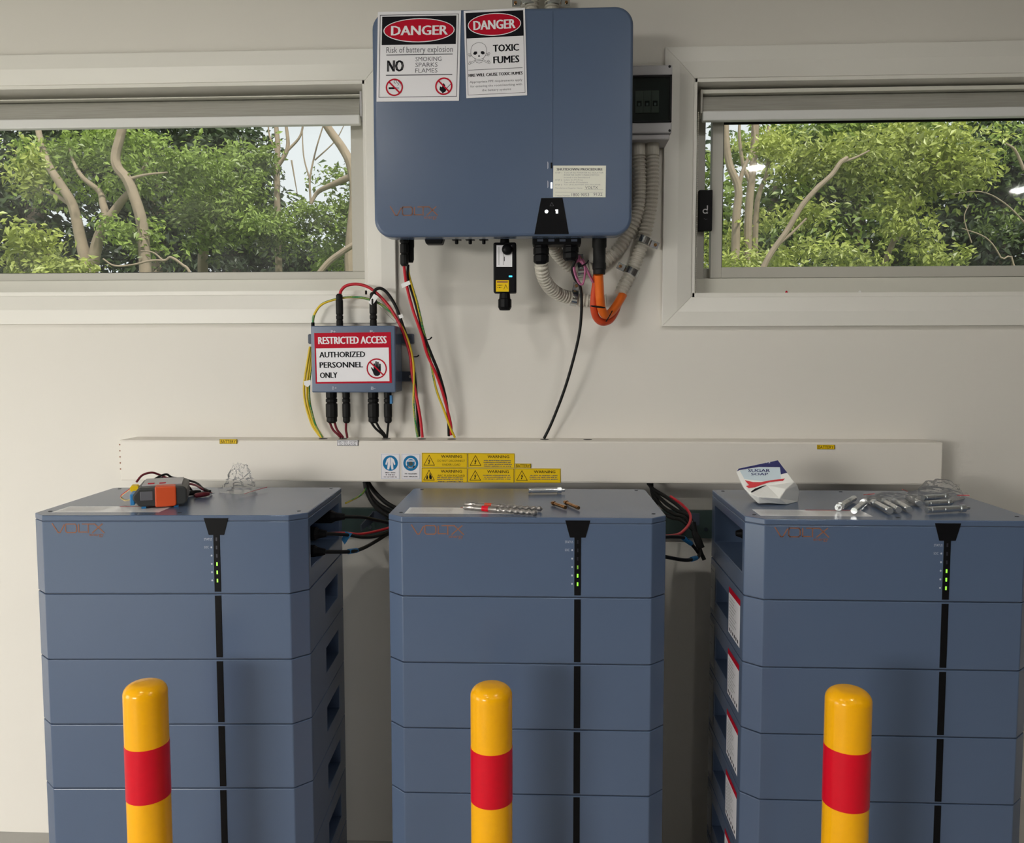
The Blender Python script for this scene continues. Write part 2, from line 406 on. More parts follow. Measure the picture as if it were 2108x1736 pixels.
# right window: sliding sash
t = thing('window_2', ((r_x0+r_x1)/2, YF, r_z0), 'sliding aluminium framed window right of the inverter', kind='structure')
b = MB(); lining(b, r_x0, r_x1, r_z0, r_z1); b.build('reveal_lining', 'trim_paint', t)
zs = zz(572, YF-.012, 1700)
MB().box(r_x0+.011, r_x1-.011, YF-.012, YF+.05, r_z0+.013, zs).build('sill_member', 'alu_pale', t, bevel=.002)
fx = at(1451, 400, YF).x; topz = zz(236, YF, 1700)
b = MB(); b.box(r_x0+.011, fx, YF, YF+.05, zs, r_z1-.011).box(r_x1-.05, r_x1-.011, YF, YF+.05, zs, r_z1-.011)
b.box(fx, r_x1-.05, YF, YF+.05, topz, r_z1-.011).box(fx, r_x1-.05, YF+.03, YF+.05, zs, zz(551, YF+.03, 1700)); b.build('frame', 'alu_frame', t, bevel=.002)
YS = YF-.008
s0, s1 = at(1465, 400, YS).x, at(1488, 400, YS).x; sz0, sz1 = zs+.001, zz(549, YS, 1700)
sa = MB(); sa.box(s0, s1, YS, YS+.03, sz0, topz-.002).box(s1, r_x1-.06, YS, YS+.03, sz0, sz1).box(s1, r_x1-.06, YS, YS+.03, zz(247, YS, 1700), topz-.002)
sash = sa.build('sash', 'alu_frame', t, bevel=.002)
b = MB(); b.box(s1, s1+.003, YS+.008, YS+.012, sz1, zz(247, YS, 1700)).box(s1, r_x1-.06, YS+.006, YS+.012, zz(252, YS, 1700), zz(246, YS, 1700)); b.build('gasket', 'black_rubber', sash)
MB().box(s1-.005, r_x1-.055, YS+.014, YS+.018, sz1-.005, zz(246, YS, 1700)).build('pane', 'glass', sash)
MB().box(fx-.005, s0+.02, YF+.036, YF+.040, zs, topz).build('pane', 'glass', t)
a, c = at(1439.5, 391, YS-.02), at(1466, 475, YS-.02)
la = MB().box(a.x, c.x, YS-.02, YS, c.z, a.z).build('latch', 'black', t, bevel=.002)
P = Print((a.x, YS-.0205, a.z), (c.x, YS-.0205, a.z), (a.x, YS-.0205, c.z), 26, 84)
P.ring('white_print', 12, 44, 4, 2).line('white_print', [(16, 33), (16, 48)], 2).line('grey_ink', [(10, 59), (13, 61), (16, 60)], 1)
P.build(la, names={'white_print': 'latch_mark', 'grey_ink': 'latch_scratch'})

def blind(x0, x1, pr, label, chain):
    """pr: photo rows (row column, cassette top, roll top, roll bottom, rail bottom)"""
    c, yt, y0, y1, y2 = pr; Y = 2.435
    t = thing('roller_blind', ((x0+x1)/2, Y, zz(y2, Y, c)), label, 'roller blind', 'roller blinds')
    zt, z0, z1, z2 = [zz(q, Y, c) for q in (yt, y0, y1, y2)]
    r = (z0-z1)/2*.98
    MB().lathe([(r, 0), (r, x1-x0-.012)], (x0+.006, Y+r, (z0+z1)/2), (1, 0, 0), 28).build('fabric_roll', 'blind_grey', t, smooth=True)
    MB().box(x0+.006, x1-.006, Y-.001, Y+.001, z1-.004, (z0+z1)/2).build('fabric_drop', 'blind_grey', t)
    MB().box(x0+.004, x1-.004, Y-.010, Y+.012, z2, z1).build('bottom_rail', 'blind_white', t, bevel=.003)
    MB().box(x0+.002, x1-.002, Y-.002, Y+.075, z0+.001, zt).build('cassette', 'alu_pale', t, bevel=.001)
    for x in (x0-.002, x1-.004):
        MB().prism([(Y-.004, z0+.012), (Y-.004, z1-.004), (Y+.02, z1-.012), (Y+.07, z1-.008), (Y+.07, z0+.014)], x, x+.006, 'x').build('end_bracket', 'grey_plastic' if not chain else 'alu_frame', t)
    if chain:
        b = MB(); N = 92; za, zb = zz(236, Y, 1430), zz(604, Y, 1430)
        for sx, ph in ((at(1429.5, 400, Y).x, 0), (at(1433.5, 400, Y).x, .5)):
            for i in range(N):
                b.lathe([(.0004, -.0021), (.0019, -.001), (.0019, .001), (.0004, .0021)], (sx, Y-.014, zb+.004+(za-zb)*(i+ph)/N), (0, 0, 1), 6)
            b.tube([(sx, Y-.014, zb+.004), (sx, Y-.014, za)], .0007, 5)
        xa, xb = at(1429.5, 400, Y).x, at(1433.5, 400, Y).x
        b.tube([(xa, Y-.014, zb+.004), (xa+.001, Y-.014, zb-.003), ((xa+xb)/2, Y-.014, zb-.006), (xb-.001, Y-.014, zb-.003), (xb, Y-.014, zb+.004)], .0018, 6)
        b.build('bead_chain', 'chain_white', t)
    return t
blind(l_x0+.022, at(744, 225, 2.435).x, (500, 198, 201, 241, 260.5), 'grey roller blind rolled up in the left window', False)
blind(at(1443, 225, 2.435).x, r_x1-.022, (1700, 181, 190, 227, 247), 'grey roller blind with bead chain rolled up in the right window', True)
for (px, col, m, lab) in ((1619, 'red', 'red_ink', 'tiny red plastic scrap on the sill of the right window'), (1770, 'white', 'bag_white', 'tiny white crumb on the sill of the right window')):
    q = at(px, 605, YW+.004); b = MB(); z = r_z0+.0121
    b.lathe([(.004, 0), (.003, .004), (.0008, .006)], (q.x, YW+.004, z), (0, 0, 1), 7); single('sill_scrap', b, m, lab, 'scrap')

# ------------------------------------------------------------------ trunking on the wall
YT = 2.30
tx0, tx1 = at(247, 945, YT).x, at(1940, 955, YT).x; tz1, tz0 = at(1094, 908.5, YT).z, at(1094, 994, YT).z
trk = thing('cable_trunking', ((tx0+tx1)/2, YT, tz0), 'long cream cable trunking on the wall above the battery stacks', 'trunking')
MB().box(tx0, tx1, YT, YW-.0005, tz0, tz1).build('duct_body', 'duct', trk, bevel=.0025)
MB().box(tx0+.003, tx1-.003, YT-.0015, YT, tz0+.004, tz1-.004).build('duct_lid', 'duct', trk, bevel=.001)
hole_px = [(665, 898), (706, 898), (795, 898), (868, 898), (930, 898), (1121, 900), (1210, 901)]
for x, y in hole_px:
    p = at(x, y, 2.352); MB().lathe([(.013, 0), (.013, .0006)], (p.x, 2.352, tz1), (0, 0, 1), 20).build('cable_hole', 'void', trk)
for i in range(5):
    z = tz1-.012-i*.018
    MB().box(tx0-.0004, tx0+.003, YT-.0018, YT-.0012, z-.004, z).build('rust_fleck', 'orange_ink', trk)

YP = YT-.0030
def warn(q, label, lines, pict='bolt'):
    P = sign('warning_sticker', label, 'sticker', q, YP, 95, 30.5, 'label_yellow', 'yellow warning stickers on the trunking')
    P.g('border').line('ink', [(.8, .8), (94.2, .8), (94.2, 29.7), (.8, 29.7)], .5, 1, True)
    P.g('hazard_triangle').line('ink', [(4.5, 25.5), (15.5, 5), (26.5, 25.5)], 1.1, 1, True)
    if pict == 'bolt': P.poly('ink', [(17, 10), (13, 17.5), (15.6, 17), (13.5, 22), (13, 20.5), (14, 24), (17, 21), (15.3, 21.6), (18, 15.2), (15.4, 15.8)])
    else:
        P.poly('ink', [(17, 10), (21.5, 19), (21, 24), (17, 24), (15.5, 20)]).poly('ink', [(12, 14), (13.5, 20), (12.5, 24), (9.5, 24), (10, 19)])
    P.g('lettering').text('ink', 'WARNING', 40, 4, 84, 10, bold=.02)
    y = 14
    for s in lines:
        if s.startswith('~'): h = 2.3; P.scribble('grey_ink', 31+R.uniform(0, 3), y, 90-R.uniform(0, 4), y+h); y += 3.9
        else: P.text('ink', s, 33+max(0, (16-len(s))*1.6), y, 90-max(0, (16-len(s))*1.6), y+4.2); y += 8 if len(lines) < 3 else 5.5
    P.build(P.t)
warn([(868.3, 932.5), (962.3, 933), (868.3, 962.8)], 'yellow sticker reading do not disconnect under load, top left of the block', ['DO NOT DISCONNECT', 'UNDER LOAD'])
warn([(963.2, 933), (1059.4, 933.8), (963.2, 963.2)], 'yellow warning sticker with four small lines, top right of the block', ['~']*4)
warn([(868, 963.4), (962, 963.8), (868, 993.3)], 'yellow arc flash warning sticker, bottom left of the block', ['ARC FLASH HAZARD', '~', '~', '~'], 'arc')
warn([(962.8, 964.2), (1058.4, 964.6), (962.8, 993.6)], 'yellow warning sticker in the middle of the bottom row on the trunking', ['~']*3)
warn([(1059, 964.4), (1154.3, 965), (1059, 993.8)], 'yellow warning sticker at the right end of the bottom row on the trunking', ['~']*3)
def small(q, lab, base, rows, name='battery_sticker'):
    P = sign(name, lab, 'sticker', q, YP, 36, 9.5, base)
    P.g('lettering').line('ink', [(.4, .4), (35.6, .4), (35.6, 9.1), (.4, 9.1)], .5, 1, True); P.rect('ink', 34.6, .5, 35.5, 9)
    h = 8.5/len(rows)
    for i, s in enumerate(rows): P.text('ink', s, 2.5+i*1.5, .8+i*h+h*.12, 33-i*1.5, .8+i*h+h*.85)
    P.build(P.t)
small([(1060.3, 954.4), (1093.5, 954.8), (1060.3, 963.6)], 'small yellow battery sticker on top of the warning sticker block', 'label_yellow', ['BATTERY'])
small([(452, 904.3), (488.5, 904.5), (452, 914)], 'small yellow battery sticker near the left end of the trunking', 'label_yellow', ['BATTERY'])
small([(1682, 915.8), (1719, 916), (1682, 925.3)], 'small yellow battery sticker near the right end of the trunking', 'label_yellow', ['BATTERY'])
small([(694, 906), (738, 906.3), (694, 918)], 'small white isolator sticker on the trunking under the junction box', 'white_print', ['BATTERY SYSTEM', 'DC ISOLATOR'], 'isolator_sticker')
def ppe(q, label, kind):
    P = sign('protective_wear_sign', label, 'sign', q, YP, 39, 53, 'white_print', 'blue protective wear signs on the trunking')
    P.g('border').line('pale_ink', [(1.2, 1.2), (37.8, 1.2), (37.8, 51.8), (1.2, 51.8)], .7, 1, True)
    P.g('symbol').ell('blue_ink', 19.5, 19.5, 15.6, 15.8, 1)
    if kind == 'coat':
        P.poly('white_print', [(17, 8), (22, 8), (27, 12), (30, 22), (27.5, 23.5), (24.5, 16), (26, 32), (22, 33), (19.5, 21), (17, 33), (13, 32), (14.5, 16), (11.5, 23.5), (9, 22), (12, 12)], 2)
        P.line('blue_ink', [(19.5, 9), (19.5, 21)], .8, 3)
        rows = [(9, 30, 38), (10, 29, 42.3), (6, 33, 46.8)]
    else:
        P.ring('white_print', 19.5, 19.5, 9.5, 2.2, 2).line('white_print', [(11, 15), (28, 15)], 2, 2).line('white_print', [(12, 25), (15, 29), (24, 29), (27, 25)], 1.8, 2)
        P.ell('rail_green', 19.5, 20.5, 4.5, 4.5, 2); rows = [(7, 33, 40), (5, 34, 46)]
    P.g('lettering')
    for a, c, y in rows: P.scribble('grey_ink', a, y, c, y+2.6)
    P.build(P.t)
ppe([(784.2, 934), (823, 934.2), (784.2, 987)], 'blue and white sign with protective clothing symbol on the trunking', 'coat')
ppe([(826.4, 934.2), (864.9, 934.4), (826.4, 987.2)], 'blue and white sign with face shield symbol on the trunking', 'face')

# ------------------------------------------------------------------ battery stacks
TW, TDp, CA, CB = .62, .398, .035, .033
ZTOP, H0, HM, NM = 1.1571, .1792, .1507, 6
GAP = .0022
def outline(ins=0):
    x, r = TW/2-ins, .010
    return [(-x+CA, ins), (x-CA, ins), (x, CB+ins*.4), (x, TDp-r-ins), (x-r, TDp-ins), (-x+r, TDp-ins), (-x, TDp-r-ins), (-x, CB+ins*.4)]
def shell(mb, z0, z1, rec):
    """one closed housing with a pocket in each side: rec = (y0, y1, low, high, depth)"""
    ya, yb, lo, hi, dp = rec; o = outline(); n = len(o); idx = {}; vs = []
    def V(x, y, z):
        k = (round(x, 6), round(y, 6), round(z, 6))
        if k not in idx: idx[k] = len(vs); vs.append((x, y, z))
        return idx[k]
    fs = [tuple(V(*p, z0) for p in reversed(o)), tuple(V(*p, z1) for p in o)]
    for i in range(n):
        a, b = o[i], o[(i+1) % n]
        if abs(a[0]-b[0]) < 1e-9:
            x = a[0]; xi = x-dp if x > 0 else x+dp; p, q = (ya, yb) if a[1] < b[1] else (yb, ya); c, d = z0+lo, z1-hi
            A, B, C, D = V(*a, z0), V(*b, z0), V(*b, z1), V(*a, z1); E, F, G, H = V(x, p, c), V(x, q, c), V(x, q, d), V(x, p, d)
            e, f, g, h = V(xi, p, c), V(xi, q, c), V(xi, q, d), V(xi, p, d)
            fs += [(A, B, F, E), (B, C, G, F), (C, D, H, G), (D, A, E, H), (E, F, f, e), (F, G, g, f), (G, H, h, g), (H, E, e, h), (e, f, g, h)]
        else: fs.append((V(*a, z0), V(*b, z0), V(*b, z1), V(*a, z1)))
    mb.add(vs, fs)
SX, SWD = .113, .0072
def strip(mb, z0, z1): mb.box(SX-SWD, SX+SWD, -.0012, .004, z0, z1)
def logo(P):
    o = 'orange_ink'; L = lambda *p: P.line(o, list(p), 2.2)
    L((2, 2), (14, 21), (18, 21), (27, 5)); P.line(o, [(31, 3), (50, 3), (53, 6), (53, 18), (50, 21), (33, 21), (30, 18), (30, 6)], 2.2, 1, True)
    L((58, 4), (58, 20), (74, 20)); L((66, 3), (92, 3)); L((78, 3), (78, 21)); L((87, 21), (108, 3)); L((92, 3), (111, 21))
    P.text(o, 'energy', 80, 24, 110, 31)
def make_unit():
    z0 = ZTOP-H0; t = thing('battery_control_unit', (0, 0, z0), None, 'battery unit', 'control units on top of the battery stacks')
    b = MB(); shell(b, GAP, H0-.0135, (.05, .355, .046, .022, .085)); b.build('housing', 'blue_shell', t, world=False, bevel=.0018)
    MB().prism(outline(.004), .0003, GAP+.0004).build('joint', 'blue_dark', t, world=False)
    MB().prism(outline(.002), H0-.0136, H0-.0125).build('lid_joint', 'blue_dark', t, world=False)
    MB().prism(outline(), H0-.0126, H0).build('lid', 'blue_shell', t, world=False, bevel=.0018)
    b = MB(); zt = H0-.006
    b.prism([(SX-.0275, zt), (SX-.0172, zt-.038), (SX+.0172, zt-.038), (SX+.0275, zt)], -.0012, .004, 'y')
    strip(b, GAP+.004, zt-.037); b.build('display_strip', 'black', t, world=False, bevel=.0005)
    P = Print((-TW/2+CA, -.0003, H0), (TW/2-CA, -.0003, H0), (-TW/2+CA, -.0003, 0), 550, H0*1000, (0, -1, 0))
    Q = Print((-.275+.020, -.0003, H0-.016), (-.275+.020+.119, -.0003, H0-.016), (-.275+.020, -.0003, H0-.016-.034), 113, 32, (0, -1, 0))
    logo(Q); Q.build(t, world=False, names={'orange_ink': 'logo'})
    P.text('pale_ink', 'STATUS', 360, 51, 378, 56.5).text('pale_ink', 'SOC', 360, 69, 370, 74.5)
    for i in range(5): P.ell('pale_ink', 376, 72+18.8*i, 2, 2.2, 1, 10)
    P.build(t, world=False, names={'pale_ink': 'marking'})
    x0 = -.275; T = Print((x0, .112, H0), (x0+.245, .112, H0), (x0, .036, H0), 245, 76, (0, 0, 1))
    T.rect('label_gloss', 0, 0, 245, 76).rect('red_ink', 120, 0, 245, 5, 2)
    for k in range(6): T.g('label_text_block').scribble('mid_ink', 8, 10+k*10, 105, 14+k*10, 2); T.g('label_side_text').scribble('mid_ink', 130, 12+k*10, 235, 15+k*10, 2)
    T.build(t, world=False, names={'label_gloss': 'top_label', 'red_ink': 'label_stripe', 'mid_ink': 'label_text'})
    for x, y in ((-.285, .05), (.285, .05), (.02, .03), (-.285, .375), (.285, .375), (.02, .375)):
        MB().lathe([(.0045, 0), (.0045, .0004)], (x, y, H0), (0, 0, 1), 14).build('screw_hole', 'void', t, world=False)
    return t
def make_module():
    t = thing('battery_module', (0, 0, 0), None, 'battery module', 'battery modules in the stacks')
    b = MB(); shell(b, GAP, HM, (.185, .325, .045, .040, .045)); b.build('housing', 'blue_shell', t, world=False, bevel=.0018)
    MB().prism(outline(.004), .0003, GAP+.0004).build('joint', 'blue_dark', t, world=False)
    b = MB(); strip(b, GAP+.004, HM-.003); b.build('display_strip', 'black', t, world=False, bevel=.0005)
    X = -TW/2-.0002
    P = Print((X, .172, HM-.018), (X, .058, HM-.018), (X, .172, .022), 114, 110, (-1, 0, 0))
    P.rect('white_print', 0, 14, 114, 110).rect('red_ink', 0, 0, 114, 14)
    for k in range(9): P.scribble('mid_ink', 8, 22+k*8, 55+R.random()*50, 25+k*8, 2)
    for k in range(6): P.rect('ink', 8+k*17, 97, 16+k*17, 105, 2)
    P.build(t, world=False, names={'white_print': 'warning_label', 'red_ink': 'label_header', 'mid_ink': 'label_text', 'ink': 'label_symbols'})
    P = Print((X, .388, HM-.016), (X, .332, HM-.016), (X, .388, .018), 56, 116, (-1, 0, 0))
    P.rect('mid_ink', 0, 0, 56, 116).scribble('grey_ink', 6, 12, 40, 15, 2).scribble('grey_ink', 6, 60, 26, 63, 2)
    P.build(t, world=False, names={'mid_ink': 'rating_plate', 'grey_ink': 'plate_text'})
    return t
unit0, mod0 = make_unit(), make_module()
stacks = [(-.850, 1.737, 2.43, 3, 'left'), (-.0455, 1.7437, .49, 2, 'middle'), (.747, 1.744, -.14, 3, 'right')]
ORD = ['topmost', 'second', 'third', 'fourth', 'fifth', 'lowest']
HOLD = {'left': 'under the orange meter', 'middle': 'under the drill bits', 'right': 'under the sugar soap'}
U = []
for i, (x, y, a, n, nm) in enumerate(stacks):
    u = unit0 if i == 0 else clone(unit0)
    u.location = (x, y, ZTOP-H0); u.rotation_euler.z = rad(a); U.append(u)
    u['label'] = 'blue-grey control unit with display strip on top of the %s stack, %s' % (nm, HOLD[nm])
    for k in range(6):
        lit = k >= 6-n; zc = H0-.0535-.0188*k
        MB().box(SX-.0016, SX+.0016, -.0016, -.001, zc-.004, zc+.004).build('status_light', 'led_green' if lit else 'led_off', u, world=False)
    for k in range(NM):
        mo = mod0 if (i == 0 and k == 0) else clone(mod0)
        mo.location = (x, y, ZTOP-H0-HM*(k+1)); mo.rotation_euler.z = rad(a)
        mo['label'] = '%s blue-grey battery module of the %s stack, %s' % (ORD[k], nm, HOLD[nm])
    pl = MB().prism([(p[0]*.97, p[1]*.95+.01) for p in outline()], 0, ZTOP-H0-HM*NM-.0012).build('stack_plinth', 'blue_dark', None)
    pl.location = (x, y, 0); pl.rotation_euler.z = rad(a)
    me = pl.data; cx = (min(v.co.y for v in me.vertices)); 
    for v in me.vertices: v.co.y -= cx-.012
    tag(pl, 'dark blue plinth on the floor under the %s battery stack' % nm, 'plinth', 'plinths of the battery stacks')

# ------------------------------------------------------------------ bollards
def bollard(px, Y, top, red0, red1, nm):
    p = at(px, 1600, Y); x = p.x; r = .0415; zt = at(px, top, Y).z
    t = thing('bollard', (x, Y, 0), 'glossy yellow steel bollard with red band in front of the %s battery stack' % nm, 'bollard', 'bollards before the battery stacks')
    prof = [(r, .008), (r, zt-.026)]+[(r-.026*(1-math.cos(q)), zt-.026+.022*math.sin(q)) for q in [rad(9*i) for i in range(1, 11)]]+[(.006, zt-.0028), (.0005, zt-.0026)]
    MB().lathe(prof, (x, Y, 0), (0, 0, 1), 56).build('post', 'yellow_paint', t, smooth=True)
    za, zb = at(px, red0, Y-r).z, at(px, red1, Y-r).z
    MB().lathe([(r+.0005, zb), (r+.0005, za)], (x, Y, 0), (0, 0, 1), 56).build('red_band', 'red_tape', t, smooth=True)
    MB().lathe([(.075, 0), (.075, .008)], (x, Y, 0), (0, 0, 1), 40).build('base_plate', 'yellow_paint', t)
    for k in range(4):
        q = PI/4+k*PI/2; MB().lathe([(.007, .008), (.007, .016)], (x+.06*math.cos(q), Y+.06*math.sin(q), 0), (0, 0, 1), 6).build('bolt', 'zinc', t)
bollard(305, 1.52, 1400, 1549, 1660, 'left')
bollard(1012, 1.55, 1405, 1557, 1668, 'middle')
bollard(1742, 1.49, 1413, 1555, 1676, 'right')

# ------------------------------------------------------------------ inverter
YI = 2.14
ix0, ix1 = at(768, 250, YI).x, at(1302.5, 250, YI).x; iz0, iz1 = at(1035, 486.5, YI).z, at(1035, 17, YI).z
inv = thing('inverter', ((ix0+ix1)/2, YI, iz0), 'large blue-grey wall inverter with rounded corners between the windows', 'inverter')
def rrect(x0, x1, z0, z1, r, n=8):
    o = []
    for cx, cz, a in ((x1-r, z0+r, -90), (x1-r, z1-r, 0), (x0+r, z1-r, 90), (x0+r, z0+r, 180)):
        o += [(cx+r*math.cos(rad(a+90*i/n)), cz+r*math.sin(rad(a+90*i/n))) for i in range(n+1)]
    return o
MB().prism(rrect(ix0, ix1, iz0, iz1, .046), YI, YI+.055, 'y').build('front_cover', 'blue_shell', inv, bevel=.008, segs=4, smooth=True)
bx0, bx1, bz0, bz1 = ix0+.035, ix1-.035, iz0+.040, iz1-.03
MB().box(bx0, bx1, YI+.055, YW-.012, bz0, bz1).build('rear_body', 'blue_dark', inv, bevel=.004)
MB().box(bx0+.05, bx1-.05, YW-.012, YW-.0005, bz0+.05, bz1-.05).build('wall_bracket', 'zinc', inv)
sx = at(1137, 200, YI).x
MB().box(sx-.0008, sx+.0008, YI-.0012, YI+.002, at(1137, 372, YI).z, iz1-.010).build('panel_seam', 'blue_shell', inv, bevel=.0005)
I = lambda x, y: (lambda p: (p.x, p.z))(at(x, y, YI))
b = MB(); b.prism([I(1100, 482.5), I(1171, 482), I(1158, 407.5), I(1114, 408)], YI-.0015, YI+.003, 'y'); dp = b.build('display_panel', 'black_gloss', inv, bevel=.0006)
for px, py, w_, h_ in ((1125, 435.5, 7, 7), (1146.5, 435.5, 6, 8)):
    p = at(px, py, YI-.002)
    if px < 1130: MB().lathe([(.0046, 0), (.0046, .0005)], (p.x, YI-.0015, p.z), (0, -1, 0), 20).lathe([(.0016, .0005), (.0016, .0008)], (p.x, YI-.0015, p.z), (0, -1, 0), 12).build('power_light', 'led_white', dp)
    else: MB().box(p.x-.003, p.x+.003, YI-.002, YI-.0014, p.z-.005, p.z+.005).box(p.x-.0042, p.x+.0018, YI-.002, YI-.0014, p.z+.002, p.z+.005).build('battery_light', 'led_white', dp)
P = Print(at(1100, 400, YI-.0016), at(1171, 400, YI-.0016), at(1100, 483, YI-.0016), 71, 83, (0, -1, 0))
P.line('grey_ink', [(32, 24), (36, 17), (40, 24)], .8, 1, True); P.build(dp, names={'grey_ink': 'warning_mark'})
for y0, y1, m in ((335, 347, 'black_gloss'), (376, 388, 'led_white')):
    a, c = at(1133.5, y0, YI), at(1137, y1, YI)
    MB().box(a.x, c.x, YI-.0014, YI+.001, c.z, a.z).build('side_light', m, inv)
P = Print(at(1124, 330, YI-.0003), at(1132, 330, YI-.0003), at(1124, 395, YI-.0003), 8, 65, (0, -1, 0))
for y in (3, 42): P.rect('pale_ink', 3, y, 4.2, y+15).rect('pale_ink', 5, y+2, 5.6, y+13)
P.build(inv, names={'pale_ink': 'light_caption'})
P = Print(at(802, 424, YI-.0003), at(902, 423, YI-.0003), at(802, 456, YI-.0003), 113, 34, (0, -1, 0)); logo(P); P.build(inv, names={'orange_ink': 'logo'})
# fittings under the inverter (all hang from the recessed body)
def gland(x, Y, y0, y1, r, nm='cable_gland', parent=inv, nn=8):
    a, c = at(x, y0, Y), at(x, y1, Y); h = a.z-c.z
    b = MB().lathe([(r*.9, 0), (r*.9, h*.18), (r, h*.2), (r, h*.5), (r*.82, h*.53), (r*.98, h*.56), (r*.98, h*.86), (r*.7, h)], (a.x, Y, a.z), (0, 0, -1), nn)
    return b.build(nm, 'black', parent, bevel=.001)
ht = bz0
for px in (940, 968, 996):
    p = at(px, 488, 2.22); b = MB(); b.box(p.x-.012, p.x+.012, 2.208, 2.232, at(px, 495, 2.22).z, ht+.002)
    b.lathe([(.005, 0), (.005, .010), (.003, .012)], (p.x, 2.22, at(px, 494, 2.22).z), (0, 0, -1), 10); b.build('port_plug', 'black', inv)
a, c = at(873, 503, 2.20), at(915, 480, 2.20)
MB().prism([(a.x+.006, a.z), (c.x-.006, a.z), (c.x, a.z+.02), (c.x, ht+.002), (a.x, ht+.002), (a.x, a.z+.02)], 2.19, 2.225, 'y').build('rotary_isolator', 'black', inv, bevel=.003)
a, c = at(1096, 489, 2.20), at(1196, 504, 2.20)
tb = MB().box(a.x, c.x, 2.19, 2.25, c.z, ht+.002).build('terminal_block', 'black', inv, bevel=.003)
for px in (1112, 1135, 1158, 1182):
    p = at(px, 495, 2.19); MB().box(p.x-.008, p.x+.008, 2.1888, 2.19, p.z-.003, p.z+.003).build('terminal_slot', 'blue_dark', tb)
gland(1114, 2.215, 503, 545, .0215); gland(1175, 2.215, 503, 537, .0215)
a = at(1233.5, 565, 2.225)
MB().lathe([(.0165, 0), (.0165, .012), (.0185, .014), (.0185, .03), (.017, .032), (.017, .07), (.0195, .074), (.0195, ht-a.z+.002)], (a.x, 2.225, a.z), (0, 0, 1), 24).build('cable_boot', 'black_rubber', inv, smooth=True)
a = at(834, 548, 2.225)
MB().lathe([(.008, 0), (.0115, .006), (.0115, .03), (.009, .033), (.0118, .037), (.0118, .058), (.0095, .062), (.0125, .066), (.0125, ht-a.z+.002)], (a.x-.002, 2.225, a.z), (0, 0, 1), 10).build('solar_connector', 'black_rubber', inv)
MB().lathe([(.007, 0), (.0095, .008), (.0095, .04), (.0105, .044), (.0105, ht-a.z-.01)], (a.x+.012, 2.245, a.z+.012), (0, 0, 1), 10).build('solar_connector', 'black_rubber', inv)

# signs on the inverter
P = sign('danger_sign', 'wide white danger sign about battery explosion with no smoking symbol', 'sign', [(778, 24.5), (949, 21.5), (775, 209.5)], YI-.0017, 172, 184, group='danger signs on the inverter')
P.g('border').line('grey_ink', [(5, 7), (167, 7), (167, 175), (5, 175)], 1.3, 1, True)
P.g('header').rect('ink', 9, 10, 163, 68).ell('white_print', 86, 39, 74, 24.5, 2).ell('red_ink', 86, 39, 72, 22.8, 3).text('white_print', 'DANGER', 28, 28.5, 146, 50, 4, .048)
P.g('risk_lettering').text('grey_ink', 'Risk of battery explosion', 19, 72, 157, 88).g('upper_rule').rect('grey_ink', 19, 87.5, 157, 89.3)
P.g('no_lettering').text('ink', 'NO', 21, 98, 56, 124, 1, .048)
P.g('hazard_lettering')
for i, s in enumerate(('SMOKING', 'SPARKS', 'FLAMES')): P.text('grey_ink', s, 80, 93+11.8*i, (134, 126, 126)[i], 102+11.8*i)
P.g('lower_rule').rect('grey_ink', 19, 129, 157, 131)
def forbid(P, x, y, r, s0=1, w=.19): P.ring('red_ink', x, y, r, r*w, 3).line('red_ink', [(x-r*.7, y-r*.7), (x+r*.7, y+r*.7)], r*w, 4)
P.g('no_smoking_symbol').rect('ink', 25, 154.5, 38, 158.5).rect('pale_ink', 38.5, 154.5, 47, 158.5).line('grey_ink', [(44, 151), (46, 148), (42, 145), (41, 141), (37, 140), (36, 144), (39, 147)], 1.1).line('grey_ink', [(49, 153), (49, 147), (45, 143)], 1)
forbid(P, 37, 155, 16.5)
P.g('no_flame_symbol').poly('ink', [(139, 147), (143, 152), (142, 156), (146, 160), (143, 166), (136, 166), (131, 161), (132, 154), (136, 156)]).line('ink', [(138, 172-5), (143, 163)], 2.4).line('grey_ink', [(146, 158), (154, 150)], 1.4)
forbid(P, 140, 154, 16.5)
P.build(P.t)
P = sign('danger_sign', 'narrow white danger sign about toxic fumes with skull and crossbones', 'sign', [(954.5, 22.5), (1080.5, 16), (960, 202)], YI-.0021, 126, 180, group='danger signs on the inverter')
P.g('border').line('grey_ink', [(4, 5), (122, 5), (122, 174), (4, 174)], .9, 1, True)
P.g('header').rect('ink', 4, 5, 122, 57).ell('white_print', 62.5, 31, 55, 23.2, 2).ell('red_ink', 62.5, 31, 53.3, 21.6, 3).text('white_print', 'DANGER', 19, 21, 106, 42, 4, .048)
g = 'grey_ink'
sk = [(12, 89), (12.5, 80), (16, 72), (22, 68), (29, 66.5), (36, 68), (42, 72), (45, 80), (45, 88), (42, 94), (38, 99), (36, 104), (22, 104), (20, 99), (15, 95)]
P.g('skull_symbol').line(g, sk, .8, 2, True).poly('white_print', sk, 1)
P.poly('ink', [(17, 88), (20, 84.5), (25, 85), (25.5, 89), (22, 91.5), (18, 91)], 2).poly('ink', [(41, 88), (38, 84.5), (33, 85), (32.5, 89), (36, 91.5), (40, 91)], 2)
P.poly(g, [(29, 91), (31.5, 95), (29, 96.5), (26.5, 95)], 2).line(g, [(20, 99), (29, 102), (38, 99)], .7, 2).line(g, [(23, 107), (29, 109), (35, 107)], .8, 2)
for sx_ in (-1, 1):
    for dy in (0, 3): P.line(g, [(29+sx_*18, 89+dy), (29-sx_*18, 107+dy)], .7, 0.6)
    for yy in (90, 109): P.ring(g, 29+sx_*20.5, yy, 2, .7, 1, 12); P.ring(g, 29+sx_*19, yy+4*(1 if yy < 100 else -1)*.8, 2, .7, 1, 12)
